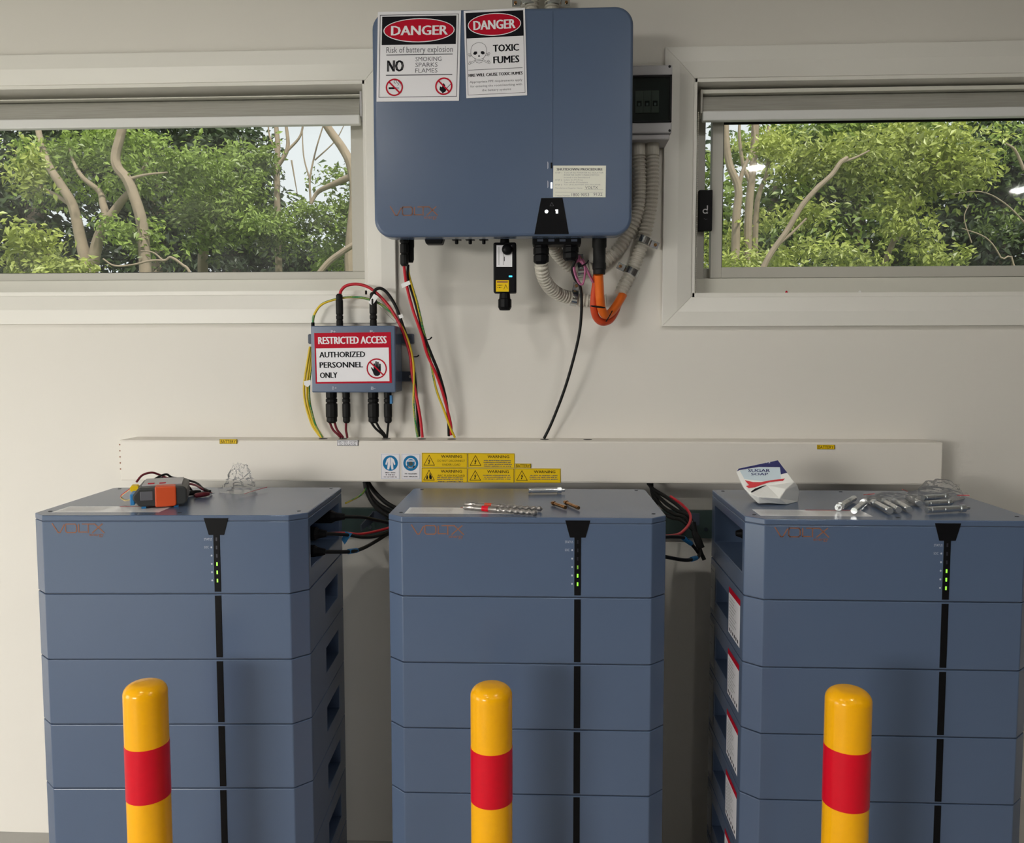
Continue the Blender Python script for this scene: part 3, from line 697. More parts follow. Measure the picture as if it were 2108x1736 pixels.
P.g('toxic_lettering').text('ink', 'TOXIC', 58, 72, 112, 88, 1, .048).text('ink', 'FUMES', 58, 96, 112, 112, 1, .048)
P.g('rule').rect(g, 6, 122, 118, 123).g('fire_lettering').text('ink', 'FIRE WILL CAUSE TOXIC FUMES', 6, 130, 118, 137, 1, .048)
P.g('small_lettering').text(g, 'Appropriate PPE requirements apply', 8, 145, 117, 151).text(g, 'for entering the room/working with', 9, 154, 116, 160).text(g, 'the battery systems', 33, 163, 93, 169)
P.build(P.t)
P = sign('shutdown_label', 'small cream shutdown procedure label with handwriting on the inverter', 'sign', [(1139, 341), (1247.5, 341), (1138.5, 406)], YI-.0017, 108, 65, 'cream_print')
P.g('lettering').text('grey_ink', 'SHUTDOWN PROCEDURE', 7, 5, 101, 10.5, 1, .048)
def row(s, x0, x1, y, h=3.2, m='mid_ink'): P.text(m, s, x0, y, x1, y+h)
row('STEP 1', 4, 18, 13); row('Turn off the INVERTER AC ISOLATOR', 22, 103, 13); row('INVERTER SUPPLY MAIN SWITCH', 22, 94, 17.8); row('located in the Switchboard', 22, 75, 22.8)
row('STEP 2', 4, 18, 28); row('Isolate the PV Array', 22, 61, 28, 3.6); row('Turn off the PV Isolators', 22, 71, 32.8)
row('STEP 3', 4, 18, 38); row('Turn off the BATTERY (DC) ISOLATOR', 22, 97, 38)
row('Manufacturer/Supplier Name', 4, 60, 45); row('VOLTX', 66, 92, 42.5, 5.5, 'grey_ink'); P.rect('mid_ink', 64, 49.4, 103, 49.9).rect('mid_ink', 4, 54.5, 103, 55)
row('Contact Number', 4, 35, 60); row('1800 9053', 38, 74, 57, 6, 'grey_ink'); row('9132', 83, 101, 56, 6, 'grey_ink')
P.build(P.t)

# ------------------------------------------------------------------ isolator box and conduits
Yb = 2.29
a, c = at(1290, 134, Yb), at(1382.5, 285, Yb)
box = thing('isolator_box', ((a.x+c.x)/2, Yb, c.z), 'grey isolator box with smoked window beside the inverter', 'isolator')
zt0, zt1, zt2, zt3 = [at(1340, q, Yb).z for q in (134, 155, 252, 274)]
b = MB(); b.box(a.x, c.x, Yb+.012, YW-.001, zt3, zt0); b.build('enclosure', 'grey_plastic', box, bevel=.003)
MB().box(a.x, c.x, Yb, Yb+.012, zt1, zt0).build('upper_cover', 'grey_plastic', box, bevel=.003)
MB().box(a.x, c.x, Yb, Yb+.012, zt3, zt2).build('lower_cover', 'grey_plastic', box, bevel=.003)
MB().box(a.x, c.x-.004, Yb+.010, YW-.001, c.z, zt3).build('base_lip', 'grey_plastic', box, bevel=.003)
MB().box(a.x+.001, c.x-.001, Yb+.009, Yb+.0119, zt2, zt1).build('breaker_tray', 'tray_dark', box)
p0, p1 = at(1308, 186, Yb), at(1357, 231, Yb); n = 3; dx = (p1.x-p0.x)/n
for i in range(n):
    br = MB().box(p0.x+i*dx+.0004, p0.x+(i+1)*dx-.0004, Yb+.003, Yb+.009, p1.z, p0.z).build('breaker', 'conduit_grey', box, bevel=.0008)
    xm = p0.x+(i+.5)*dx; zm = at(1340, 213, Yb).z
    MB().box(xm-.0065, xm+.0065, Yb+.0022, Yb+.003, zm-.006, zm+.008).build('breaker_slot', 'black', br)
    MB().box(xm-.003, xm+.003, Yb+.0002, Yb+.0022, zm-.005, zm+.002).build('toggle', 'tag_white', br)
MB().box(a.x+.002, c.x-.0015, Yb-.003, Yb-.0012, zt2+.0005, zt1-.0005).build('window_cover', 'smoked', box)
MB().box(a.x+.002, c.x-.0015, Yb-.0032, Yb+.009, zt2+.0002, zt2+.004).box(c.x-.006, c.x-.001, Yb-.0032, Yb+.009, zt2+.0002, zt1).box(a.x+.002, c.x-.0015, Yb-.0032, Yb+.009, zt1-.005, zt1-.0005).build('window_rim', 'black', box)
for y in (137, 269):
    p = at(1378.5, y, Yb); MB().lathe([(.0036, 0), (.0036, .0006)], (p.x, Yb, p.z), (0, -1, 0), 14).build('screw_cap', 'void', box)

def pathpx(pts): return [at(*p) for p in pts]
def corrugated(name, label, pts, r=.0195, straight=0):
    path = smooth_path(pathpx(pts), 30); L = [0]
    for u, v in zip(path, path[1:]): L.append(L[-1]+(v-u).length)
    def pos(d):
        for i in range(len(L)-1):
            if d <= L[i+1]: return path[i].lerp(path[i+1], (d-L[i])/max(L[i+1]-L[i], 1e-9))
        return path[-1]
    step = .0055/2; n = int(L[-1]/step); q = [pos(L[-1]*i/n) for i in range(n+1)]
    b = MB(); b.tube(q, lambda t: r if t*L[-1] < straight else r*(1 if int(round(t*n)) % 4 < 2 else .80), 16, 1)
    # sm=1 keeps the sampled points
    return single(name, b, 'conduit_grey', label, 'conduit', 'corrugated conduits beside the inverter', smooth=False)
corrugated('corrugated_conduit', 'grey corrugated conduit hanging rightmost from the isolator box', [(1343, 284, 2.345), (1343, 318, 2.345), (1343, 380, 2.345), (1338, 431, 2.35), (1331, 469, 2.355), (1324, 497, 2.36), (1314, 525, 2.362), (1301.5, 556.6, 2.362), (1289, 580, 2.355), (1277, 606, 2.345)], straight=.05)
corrugated('corrugated_conduit', 'grey corrugated conduit curving from the isolator box behind the inverter corner', [(1314, 284, 2.345), (1315, 318, 2.345), (1318, 400, 2.35), (1310, 445, 2.355), (1290, 488, 2.36), (1268, 518, 2.365), (1235, 545, 2.37), (1200, 556, 2.37), (1172, 547, 2.365), (1148, 523, 2.34), (1135, 500, 2.30), (1130, 488, 2.27)], straight=.05)
corrugated('corrugated_conduit', 'grey corrugated conduit bending from the black gland towards the orange cable', [(1114, 540, 2.215), (1115, 552, 2.225), (1119, 570, 2.25), (1132, 592, 2.29), (1153, 607, 2.33), (1180, 614, 2.355), (1212, 619, 2.36), (1248, 618, 2.355)])
def corr_up(px, lab):
    corrugated('corrugated_conduit', lab, [(px, 24, 2.36), (px, 10, 2.36), (px, -40, 2.36), (px, -160, 2.36)], r=.021)
corr_up(1095, 'grey corrugated conduit rising from the inverter top beside the danger sign')
corr_up(1136, 'grey corrugated conduit rising from the inverter top, right of its twin')
def saddle(x, y, Y, ang, tabs, label, r=.0215, wd=.020):
    """half-round strap over a conduit running at photo angle ang (degrees from straight down, to the left positive)"""
    p = at(x, y, Y); t = thing('conduit_saddle', (p.x, Y, p.z-.02), label, 'saddle clamp', 'zinc saddles on the conduits')
    ax = Vector((-math.sin(rad(ang)), 0, -math.cos(rad(ang)))); sd_ = Vector((ax.z, 0, -ax.x))*-1
    b = MB(); vs = []; fs = []; N = 14
    for i in range(N+1):
        q = PI*i/N
        for rr in (r, r+.0016):
            for h in (-wd/2, wd/2): vs.append(p+sd_*(rr*math.cos(q))+Vector((0, -1, 0))*(rr*math.sin(q))+ax*h)
    for i in range(N):
        k = 4*i; fs += [(k, k+1, k+5, k+4), (k+2, k+6, k+7, k+3), (k, k+4, k+6, k+2), (k+1, k+3, k+7, k+5)]
    fs += [(0, 2, 3, 1), (4*N, 4*N+1, 4*N+3, 4*N+2)]
    b.add(vs, fs).build('strap', 'zinc', t, bevel=.0006)
    for sg in tabs:
        c0 = p+sd_*(sg*(r+.0115)); y0 = Y-.002
        q = [c0+sd_*(-.0125)+ax*(-wd/2), c0+sd_*.0125+ax*(-wd/2), c0+sd_*.0125+ax*(wd/2), c0-sd_*.0125+ax*(wd/2)]
        MB().add([(v.x, y0, v.z) for v in q]+[(v.x, y0+.0018, v.z) for v in q], [(0,1,2,3),(7,6,5,4),(4,5,1,0),(5,6,2,1),(6,7,3,2),(7,4,0,3)]).build('tab', 'zinc', t)
        c1 = c0+sd_*(sg*.003)
        MB().lathe([(.0048, 0), (.0048, .002), (.003, .0035)], (c1.x, y0, c1.z), (0, -1, 0), 10).build('screw', 'brass', t)
saddle(1325, 495, 2.362, 22, (1,), 'zinc saddle clamp near the inverter corner on the right conduit')
saddle(1300, 560, 2.363, 26, (-1,), 'zinc saddle clamp above the orange cable on the right conduit')
saddle(1182, 614, 2.358, -80, (1,), 'zinc saddle clamp on the bent conduit beside the thin black cable')
saddle(1196, 556, 2.371, -95, (1,), 'zinc saddle clamp behind the pink wires')
saddle(1088, 6, 2.362, 0, (-1,), 'zinc saddle clamp above the toxic fumes sign', r=.0225)
saddle(1139, 6, 2.362, 0, (1,), 'zinc saddle clamp above the inverter, right of its twin', r=.0225)

# ------------------------------------------------------------------ dongle
Yd = 2.205
a, c = at(1015.5, 499, Yd), at(1062.5, 603, Yd)
dg = thing('communication_dongle', ((a.x+c.x)/2, Yd, at(1038, 639, Yd).z), 'black plug-in dongle with blue light hanging under the inverter', 'dongle')
MB().box(a.x, c.x, Yd, Yd+.035, c.z, a.z).build('case', 'black', dg, bevel=.004)
xm = at(1039, 495, Yd+.015).x
MB().lathe([(.013, 0), (.011, .02), (.014, .024), (.014, ht-a.z+.002)], (xm, Yd+.017, a.z), (0, 0, 1), 18).build('neck', 'black', dg)
q = at(1043.7, 513, Yd-.012); MB().lathe([(.0145, 0), (.0145, .008), (.011, .014), (.006, .016)], (q.x, Yd, q.z), (0, -1, 0), 22).build('round_cap', 'black_gloss', dg, smooth=True)
P = Print(at(1022, 505, Yd-.0004), at(1054.5, 505, Yd-.0004), at(1022, 549.5, Yd-.0004), 32, 44, (0, -1, 0))
P.g('white_label').rect('white_print', 0, 0, 32, 44)
for x in (5, 14): P.line('mid_ink', [(x, 4), (x, 40)], 1.2, 2)
P.line('ink', [(16, 24), (16, 32)], 1.4, 2); P.build(dg)
P = Print(at(1021, 577, Yd-.0004), at(1047.5, 577, Yd-.0004), at(1021, 600.5, Yd-.0004), 26, 23, (0, -1, 0))
P.g('yellow_label').rect('label_yellow', 0, 0, 26, 23).rect('orange_ink', 2, 2, 24, 5, 2).line('ink', [(16, 18), (20, 9), (23, 17)], .7, 2).scribble('ink', 3, 9, 14, 11, 2).scribble('ink', 3, 14, 12, 16, 2); P.build(dg)
q = at(1051, 569, Yd); MB().box(q.x-.0045, q.x+.0045, Yd-.0006, Yd+.001, q.z-.002, q.z+.002).build('blue_light', 'led_blue', dg)
q = at(1039, 602, Yd+.015); q2 = at(1039, 639, Yd+.015); h = q.z-q2.z
MB().lathe([(.014, 0), (.0155, h*.35), (.0185, h*.4), (.0185, h*.82), (.014, h)], (q.x, Yd+.017, q.z), (0, 0, -1), 12).build('cable_gland', 'black', dg, bevel=.0008)

# ------------------------------------------------------------------ cables
def zpx(pts, o=(600, 470), k=3.857): return [(o[0]+x/k, o[1]+y/k) for x, y in pts]
def runs(pts, ya, yb, ym=None):
    """photo polyline with its distance going from ya to yb (through ym half-way)"""
    n = len(pts)-1; out = []
    for i, (x, y) in enumerate(pts):
        t = i/n; Y = ya+(yb-ya)*t if ym is None else (ya+(ym-ya)*2*t if t < .5 else ym+(yb-ym)*(2*t-1))
        out.append(at(x, y, Y))
    return out
def cable(label, m, pts, r, name='cable', group=None):
    return single(name, MB().tube(pts, r, 10, 7), m, label, 'cable', group, smooth=True)
def two_tone(label, pts, r, flip=0.012, group=None):
    """yellow and green striped earth cable: yellow jacket, green stripe twisting along it"""
    p = smooth_path(pts, 7); b0 = (p[0]+p[-1])/2; t = thing('earth_cable', Vector((b0.x, b0.y, min(v.z for v in p))), label, 'cable', group)
    MB().tube(p, r, 10, 1).build('yellow_jacket', 'cable_yellow', t, smooth=True)
    b = MB(); d = 0; vs = []; fs = []; nrm = None
    for i in range(len(p)):
        tg = (p[min(i+1, len(p)-1)]-p[max(i-1, 0)]).normalized(); u, w_ = ortho(tg)
        if i: d += (p[i]-p[i-1]).length
        for s_ in (-1.5, -.75, 0, .75, 1.5):
            q = d*14+s_*1.0; vs.append(p[i]+(u*math.cos(q)+w_*math.sin(q))*(r*1.05))
    for i in range(len(p)-1):
        k = 5*i; fs += [(k+j, k+j+1, k+j+6, k+j+5) for j in range(4)]
    b.add(vs, fs).build('green_stripe', 'cable_green', t, smooth=True); return t
# from the inverter to the trunking
two_tone('yellow and green earth cable running from the inverter to the trunking', runs(zpx([(925, 300), (940, 400), (1000, 600), (1045, 800), (1075, 920), (1110, 1090), (1150, 1280), (1205, 1430), (1260, 1580), (1298, 1662)]), 2.25, 2.35), .0032)
cable('red cable hanging from the inverter down to the trunking', 'cable_red', runs(zpx([(893, 270), (900, 360), (918, 470), (962, 640), (1035, 850), (1078, 1000), (1145, 1150), (1205, 1320), (1262, 1540), (1268, 1640)]), 2.225, 2.352), .0042)
cable('black cable hanging behind the red one from the inverter to the trunking', 'cable_black', runs(zpx([(925, 290), (925, 400), (975, 560), (1050, 840), (1110, 1000), (1170, 1150), (1218, 1320), (1243, 1480), (1250, 1650)]), 2.245, 2.358), .0042)
# from the junction box over and down to the trunking
cable('red cable arching from the junction box top down to the trunking', 'cable_red', runs(zpx([(385, 540), (395, 495), (440, 455), (530, 445), (630, 480), (750, 590), (845, 735), (905, 880), (942, 1010), (958, 1160), (985, 1300), (1022, 1500), (1040, 1662)]), 2.335, 2.35), .0045)
cable('black cable arching from the junction box top down to the trunking', 'cable_black', runs(zpx([(650, 530), (665, 490), (710, 478), (765, 520), (830, 625), (880, 760), (935, 930), (965, 1090), (985, 1250), (998, 1420), (1012, 1655)]), 2.335, 2.365), .0045)
two_tone('yellow and green earth cable arching over the junction box down to the trunking', runs(zpx([(170, 760), (180, 690), (235, 610), (340, 567), (470, 547), (600, 560), (710, 605), (800, 680), (880, 790), (935, 920), (965, 1050), (972, 1200), (970, 1400), (985, 1550), (1003, 1660)]), 2.345, 2.345), .0034)
for k, (dx, m, lab) in enumerate(((0, 'y', 'outer yellow cable looping beside the junction box'), (22, 'y', 'inner yellow cable looping beside the junction box'), (40, 'g', 'yellow and green cable looping closest to the junction box'))):
    pts = runs(zpx([(148+dx*.3, 940), (124+dx*.8, 1080), (100+dx, 1250), (110+dx*.9, 1390), (158+dx*.7, 1550), (205+dx*.5, 1625), (236+dx*.3, 1662)]), 2.35+.004*k, 2.35)
    if m == 'y': cable(lab, 'cable_yellow', pts, .0034, group='yellow cables beside the junction box')
    else: two_tone(lab, pts, .0034, group='yellow cables beside the junction box')
# wires under the box
for lab, m, pts in (('left dark red wire under the junction box', 'cable_dark_red', [(305, 1545), (330, 1600), (375, 1645), (392, 1662)]), ('middle dark red wire under the junction box', 'cable_dark_red', [(343, 1545), (362, 1600), (398, 1645), (410, 1662)]),
                    ('right dark red wire under the junction box', 'cable_dark_red', [(434, 1545), (433, 1600), (440, 1640), (443, 1662)]), ('left black wire under the junction box', 'cable_black', [(635, 1545), (668, 1590), (725, 1640), (738, 1662)]),
                    ('middle black wire under the junction box', 'cable_black', [(675, 1545), (700, 1590), (738, 1635), (748, 1662)]), ('right black wire under the junction box', 'cable_black', [(770, 1545), (765, 1590), (760, 1640), (758, 1662)])):
    cable(lab, m, runs(zpx(pts), 2.335, 2.352), .0035, group='wires under the junction box')
cable('thin black cable curving from the pink wires down to the trunking', 'cable_black', [at(x, y, Y) for x, y, Y in ((1184, 537, 2.215), (1178, 555, 2.23), (1184, 575, 2.24), (1195, 592, 2.25), (1197, 640, 2.27), (1190, 700, 2.29), (1166, 790, 2.32), (1138, 865, 2.345), (1120, 903, 2.352))], .0042)
Z3 = lambda p: zpx(p, (980, 400), 4.79)
cable('thick orange cable looping under the inverter', 'cable_orange', runs(Z3([(1210, 790), (1215, 900), (1222, 1030), (1238, 1130), (1275, 1190), (1325, 1170), (1375, 1110), (1425, 1030), (1450, 985)]), 2.225, 2.345), .0125)
cable('darker red-orange cable forming the outer loop under the inverter', 'cable_red_orange', runs(Z3([(1190, 800), (1178, 900), (1165, 1000), (1160, 1120), (1185, 1215), (1245, 1262), (1320, 1240), (1372, 1165), (1400, 1090), (1440, 1010)]), 2.24, 2.35), .0105)
for k in range(2):
    d = 10*k
    cable(('left' if k == 0 else 'right')+' pink wire looping below the black gland', 'cable_pink', runs(Z3([(1010+d, 600), (1000+d*2, 650), (960+d, 690), (975+d, 790), (1010+d, 870), (1045+d*.6, 890), (1068-d*.3, 830), (1072+d, 730), (1040+d*2, 660), (1010+d*3, 640), (1075+d, 720), (1120+d, 810), (1150+d, 870)]), 2.222+.006*k, 2.235+.006*k), .0026, group='pink wires below the gland')
def tie(label, x, y, Y, w_, ang, tail=True):
    p = at(x, y, Y); d = Vector((math.cos(rad(ang)), 0, math.sin(rad(ang)))); b = MB(); n = 14
    ring = [p+d*(w_*math.cos(2*PI*i/n))+Vector((0, -1, 0))*(w_*.8*math.sin(2*PI*i/n)) for i in range(n+1)]
    b.tube(ring, .0016, 6, 1)
    if tail: b.tube([p+d*w_, p+d*(w_+.006), p+d*(w_+.012)+Vector((0, -.004, .004))], .002, 6, 3)
    single('cable_tie', b, 'black', label, 'cable tie', 'black cable ties')
tie('black cable tie on the right red and yellow bundle', *zpx([(1062, 890)])[0], 2.30, .008, 14)
tie('black cable tie on the bundle beside the junction box', *zpx([(958, 1022)])[0], 2.352, .0085, 3)
tie('black cable tie around the hanging orange cables', 1231, 632, 2.232, .0195, -8, False)
tie('black cable tie at the bottom of the orange loop', 1254, 651, 2.28, .017, 60, False)
tie('black cable tie on the pink wires', 1199, 547, 2.222, .007, 30)
def flag(label, q, Y, m='tag_white', name='cable_tag'):
    b = MB(); v = [at(x, y, Y) for x, y in q]; n = len(v)
    if (v[1]-v[0]).cross(v[2]-v[0]).y > 0: v = v[::-1]
    b.add(v+[p+Vector((0, .0012, 0)) for p in v], [tuple(range(n)), tuple(range(2*n-1, n-1, -1))]+[(i+n, (i+1) % n+n, (i+1) % n, i) for i in range(n)])
    return single(name, b, m, label, 'cable tag', 'tags on the cables')
flag('white tag on the red cable above the junction box', zpx([(612, 590), (655, 520), (690, 545), (640, 615)]), 2.325)
flag('white tag on the black cable right of the junction box', zpx([(848, 690), (880, 682), (888, 708), (858, 718)]), 2.325)
flag('white tag on the red cable just below the inverter', zpx([(868, 445), (935, 415), (945, 445), (880, 476)]), 2.222)
flag('white tag on the yellow cables beside the junction box', zpx([(97, 1215), (150, 1205), (152, 1240), (128, 1262), (100, 1245)]), 2.338)

# ------------------------------------------------------------------ junction box
Yj = 2.285
J = lambda x, y, Y=Yj: at(*zpx([(x, y)])[0], Y)
a, c = J(152, 775), J(828, 1305)
jb = thing('junction_box', ((a.x+c.x)/2, Yj, c.z), 'blue-grey junction box bearing the restricted access sign', 'junction box')
MB().box(a.x, c.x, Yj, YW-.012, c.z, a.z).build('case', 'blue_shell', jb, bevel=.003)
yl = YW-.013
for (x0, y0, x1, y1) in ((830, 838, 972, 918), (845, 1138, 985, 1218), (128, 840, 200, 918)):
    p, q = J(x0, y0, yl), J(x1, y1, yl)
    lg = MB().box(p.x-.02 if x0 > 300 else p.x, q.x, yl, YW-.0006, q.z, p.z).build('mounting_lug', 'blue_dark', jb, bevel=.004)
    if x0 > 300:
        k = J(x1-40, (y0+y1)/2, yl); MB().lathe([(.005, 0), (.005, .002)], (k.x, yl, k.z), (0, -1, 0), 10).build('lug_screw', 'zinc', lg)
P = Print(J(0, 0, Yj-.0003), J(1000, 0, Yj-.0003), J(0, 1000, Yj-.0003), 1000, 1000, (0, -1, 0))
for s_, x, y in (('P+', 318, 806), ('P-', 630, 804), ('B+', 330, 1258), ('B-', 642, 1256)): P.g('marking_'+s_[0].lower()+('_plus' if '+' in s_ else '_minus')).text('pale_ink', s_, x, y, x+36, y+24)
P.build(jb)
def connector(x0, x1, y0, y1, Y, up, nm='cable_connector'):
    x = (x0+x1)/2; p0, p1 = J(x, y0, Y), J(x, y1, Y); h = abs(p0.z-p1.z); r = abs(J(x1, y0, Y).x-J(x0, y0, Y).x)/2
    o = p1 if up else p0; d = (0, 0, 1) if up else (0, 0, -1)
    prof = [(r*.95, -.006), (r*.95, h*.16), (r*.8, h*.18), (r, h*.22), (r, h*.30), (r*.8, h*.33), (r*1.02, h*.38), (r*1.02, h*.78), (r*.9, h*.82), (r*.92, h*.94), (r*.55, h)]
    MB().lathe(prof, o, d, 10).build(nm, 'black_rubber', jb, bevel=.0006)
connector(355, 412, 520, 775, 2.335, True); connector(622, 680, 508, 775, 2.335, True)
for x0, x1 in ((272, 362), (403, 465), (605, 692), (733, 797)): connector(x0, x1, 1305, 1548, 2.335, False)
p = J(786, 1360, 2.335); MB().box(p.x, p.x+.006, 2.325, 2.345, p.z-.012, p.z+.012).build('blue_clip', 'tag_blue', jb)
p = J(170, 765, 2.345); MB().lathe([(.005, 0), (.005, .012)], (p.x, 2.345, p.z-.006), (0, 0, 1), 10).build('ferrule', 'black', jb)
P = sign('restricted_access_sign', 'red and white restricted access sign on the junction box', 'sign', [zpx([(180, 833)])[0], zpx([(787, 825)])[0], zpx([(192, 1235)])[0]], Yj-.0016, 610, 404, 'red_ink')
P.g('white_field').rect('white_print', 12, 122, 592, 390)
P.g('heading').text('white_print', 'RESTRICTED ACCESS', 30, 28, 578, 92, 1, .048)
P.g('lettering').text('ink', 'AUTHORIZED', 36, 148, 404, 198, 2, .048).text('ink', 'PERSONNEL', 36, 230, 384, 280, 2, .048).text('ink', 'ONLY', 36, 312, 178, 362, 2, .048)
hx, hy = 493, 288
P.g('no_entry_hand').poly('ink', [(hx-34, hy+20), (hx-47, hy-8), (hx-40, hy-12), (hx-26, hy+6), (hx-24, hy-40), (hx-14, hy-42), (hx-11, hy-12), (hx-9, hy-58), (hx+1, hy-58), (hx+3, hy-12), (hx+6, hy-55), (hx+16, hy-54), (hx+17, hy-10), (hx+22, hy-40), (hx+32, hy-38), (hx+33, hy+14), (hx+24, hy+50), (hx+8, hy+60), (hx-14, hy+58), (hx-26, hy+44)], 2)
forbid(P, hx, hy, 76, w=.14)
P.build(P.t)

# ------------------------------------------------------------------ behind the stacks
p0, p1 = at(1100, 1049, 2.385), at(1100, 1106, 2.385)
single('mounting_rail', MB().box(-1.0, 1.05, 2.385, YW-.0008, p1.z, p0.z), 'rail_green', 'dark green mounting rail on the wall behind the battery stacks', 'rail', bevel=.001)
def wall_tie(x0, x1, y0, y1, Y0, lab):
    a, c = at(x0, y0, Y0), at(x1, y1, Y0); t = thing('stack_bracket', (a.x, Y0, c.z), lab, 'bracket', 'brackets between the stacks and the wall')
    MB().prism([(Y0, c.z+.006), (2.384, c.z), (2.384, a.z), (Y0, a.z-.008)], a.x, a.x+.003, 'x').build('arm', 'blue_dark', t)
    MB().box(a.x-.001, c.x, 2.379, 2.3845, c.z, a.z).build('foot', 'blue_dark', t)
    q = at((x0+x1)/2+6, y0+10, 2.379); MB().lathe([(.006, 0), (.006, .004)], (q.x, 2.379, q.z), (0, -1, 0), 6).build('bolt', 'zinc', t)
wall_tie(742, 770, 1075, 1098, 2.22, 'dark blue wall bracket between the left and middle stacks')
wall_tie(1432, 1462, 1080, 1106, 2.22, 'dark blue wall bracket between the middle and right stacks')
def plug(u, x, y, z, sgn, r, L, nm='side_connector'):
    b = MB().lathe([(r*.9, 0), (r*.9, L*.3), (r, L*.34), (r, L*.72), (r*.7, L*.8), (r*.45, L)], (x, y, z), (sgn, 0, 0), 12)
    return b.build(nm, 'black', u, world=False, bevel=.0008)
for u in U:
    for y, z, L in ((.16, .058, .062), (.16, .103, .066), (.26, .125, .090)): plug(u, TW/2-.0845, y, z, 1, .017, L+.03)
    for y, z in ((.12, .06), (.12, .11), (.22, .10)): plug(u, -TW/2+.0845, y, z, -1, .015, .06)
def tip(i, y, z, L, x=None):
    x_, y_, a_, _n, _m = stacks[i]; X = TW/2-.0845+L-.006; c, s2 = math.cos(rad(a_)), math.sin(rad(a_))
    return Vector((x_+c*X-s2*y, y_+s2*X+c*y, ZTOP-H0+z))
def acable(lab, m, pts, r): return cable(lab, m, [p if isinstance(p, Vector) else at(*p) for p in pts], r, group='cables between the battery stacks')
acable('thick black cable from the trunking towards the middle stack', 'cable_black', [(753, 992, 2.34), (757, 1012, 2.33), (775, 1036, 2.31), (800, 1052, 2.29), (845, 1075, 2.27)], .0075)
acable('lower black cable from the trunking towards the middle stack', 'cable_black', [(751, 992, 2.32), (756, 1014, 2.31), (772, 1042, 2.29), (798, 1062, 2.27), (845, 1090, 2.25)], .0065)
acable('third black cable from the trunking towards the middle stack', 'cable_black', [(757, 992, 2.36), (766, 1006, 2.355), (784, 1026, 2.34), (806, 1042, 2.33), (850, 1062, 2.31)], .0065)
two_tone('thin yellow and green earth wire bolted to the left stack', [at(*p) for p in ((754, 993, 2.33), (753, 1006, 2.31), (742, 1020, 2.26), (724, 1030, 2.20), (712, 1036, 2.155))], .0026)
acable('black cable from the upper connector of the left stack', 'cable_black', [tip(0, .26, .125, .120), (745, 1065, 2.05), (770, 1070, 2.09), (802, 1077, 2.14), (850, 1086, 2.20)], .0045)
acable('red cable between the left and middle stacks', 'cable_red', [tip(0, .16, .103, .096), (712, 1098, 1.96), (740, 1100, 2.02), (770, 1095, 2.08), (804, 1086, 2.14), (850, 1070, 2.22)], .0036)
acable('black cable from the middle connector of the left stack', 'cable_black', [tip(0, .16, .103, .096), (712, 1101, 1.95), (745, 1106, 2.02), (775, 1104, 2.08), (804, 1094, 2.14), (850, 1078, 2.22)], .0045)
acable('black cable from the lowest connector of the left stack', 'cable_black', [tip(0, .16, .058, .092), (718, 1136, 1.96), (745, 1130, 2.02), (775, 1114, 2.08), (804, 1096, 2.14), (850, 1070, 2.22)], .0048)
flag('blue tag on the cables of the left stack', zpx([(560, 585), (642, 605), (605, 655), (560, 722), (525, 670)], (600, 980), 5.108), 1.955, 'tag_blue')
def band(lab, p, q, r): single('cable_band', MB().tube([at(*p), at(*q)], r, 10, 1), 'tag_blue', lab, 'cable tag', 'tags on the cables')
band('blue band on the lowest cable of the left stack', (717, 1136, 1.96), (734, 1133.5, 1.995), .0064)
for k, (x1, y1) in enumerate(((1424, 1073), (1420, 1066), (1410, 1066), (1404, 1072))):
    acable(['topmost', 'second', 'third', 'lowest'][k]+' black cable from the trunking towards the right stack', 'cable_black', [(1334+k*2.5, 995, 2.33), (1346-k, 1008+k*3, 2.31), (1372-k*5, 1024+k*9, 2.27), (1400-k*6, 1045+k*7, 2.23), (x1, y1, 2.19), (1428+k*2, 1100, 2.17), (1438+k*3, 1128, 2.16)], .0052)
acable('red cable looping beside the middle stack', 'cable_red', [(1380, 1022, 2.24), (1405, 1040, 2.20), (1420, 1058, 2.17), (1420, 1076, 2.13), (1408, 1092, 2.08), (1394, 1101, 2.03), tip(1, .16, .103, .096)], .0038)
acable('black cable from the upper connector of the middle stack', 'cable_black', [tip(1, .16, .103, .096), (1402, 1106, 2.02), (1416, 1113, 2.06), (1430, 1128, 2.12), (1440, 1142, 2.16)], .0045)
acable('black cable from the lower connector of the middle stack', 'cable_black', [tip(1, .16, .058, .092), (1405, 1153, 2.02), (1424, 1152, 2.07), (1438, 1146, 2.12), (1440, 1132, 2.16)], .0048)
band('blue band on the upper cable of the middle stack', (1407, 1108, 2.035), (1422, 1119, 2.085), .0064)
band('blue band on the lower cable of the middle stack', (1423, 1152, 2.067), (1433, 1149, 2.10), .0064)
acable('long black cable end hanging beside the right stack', 'cable_black', [(1428, 1075, 2.18), (1434, 1105, 2.17), (1442, 1135, 2.16), (1450, 1153, 2.155)], .0055)

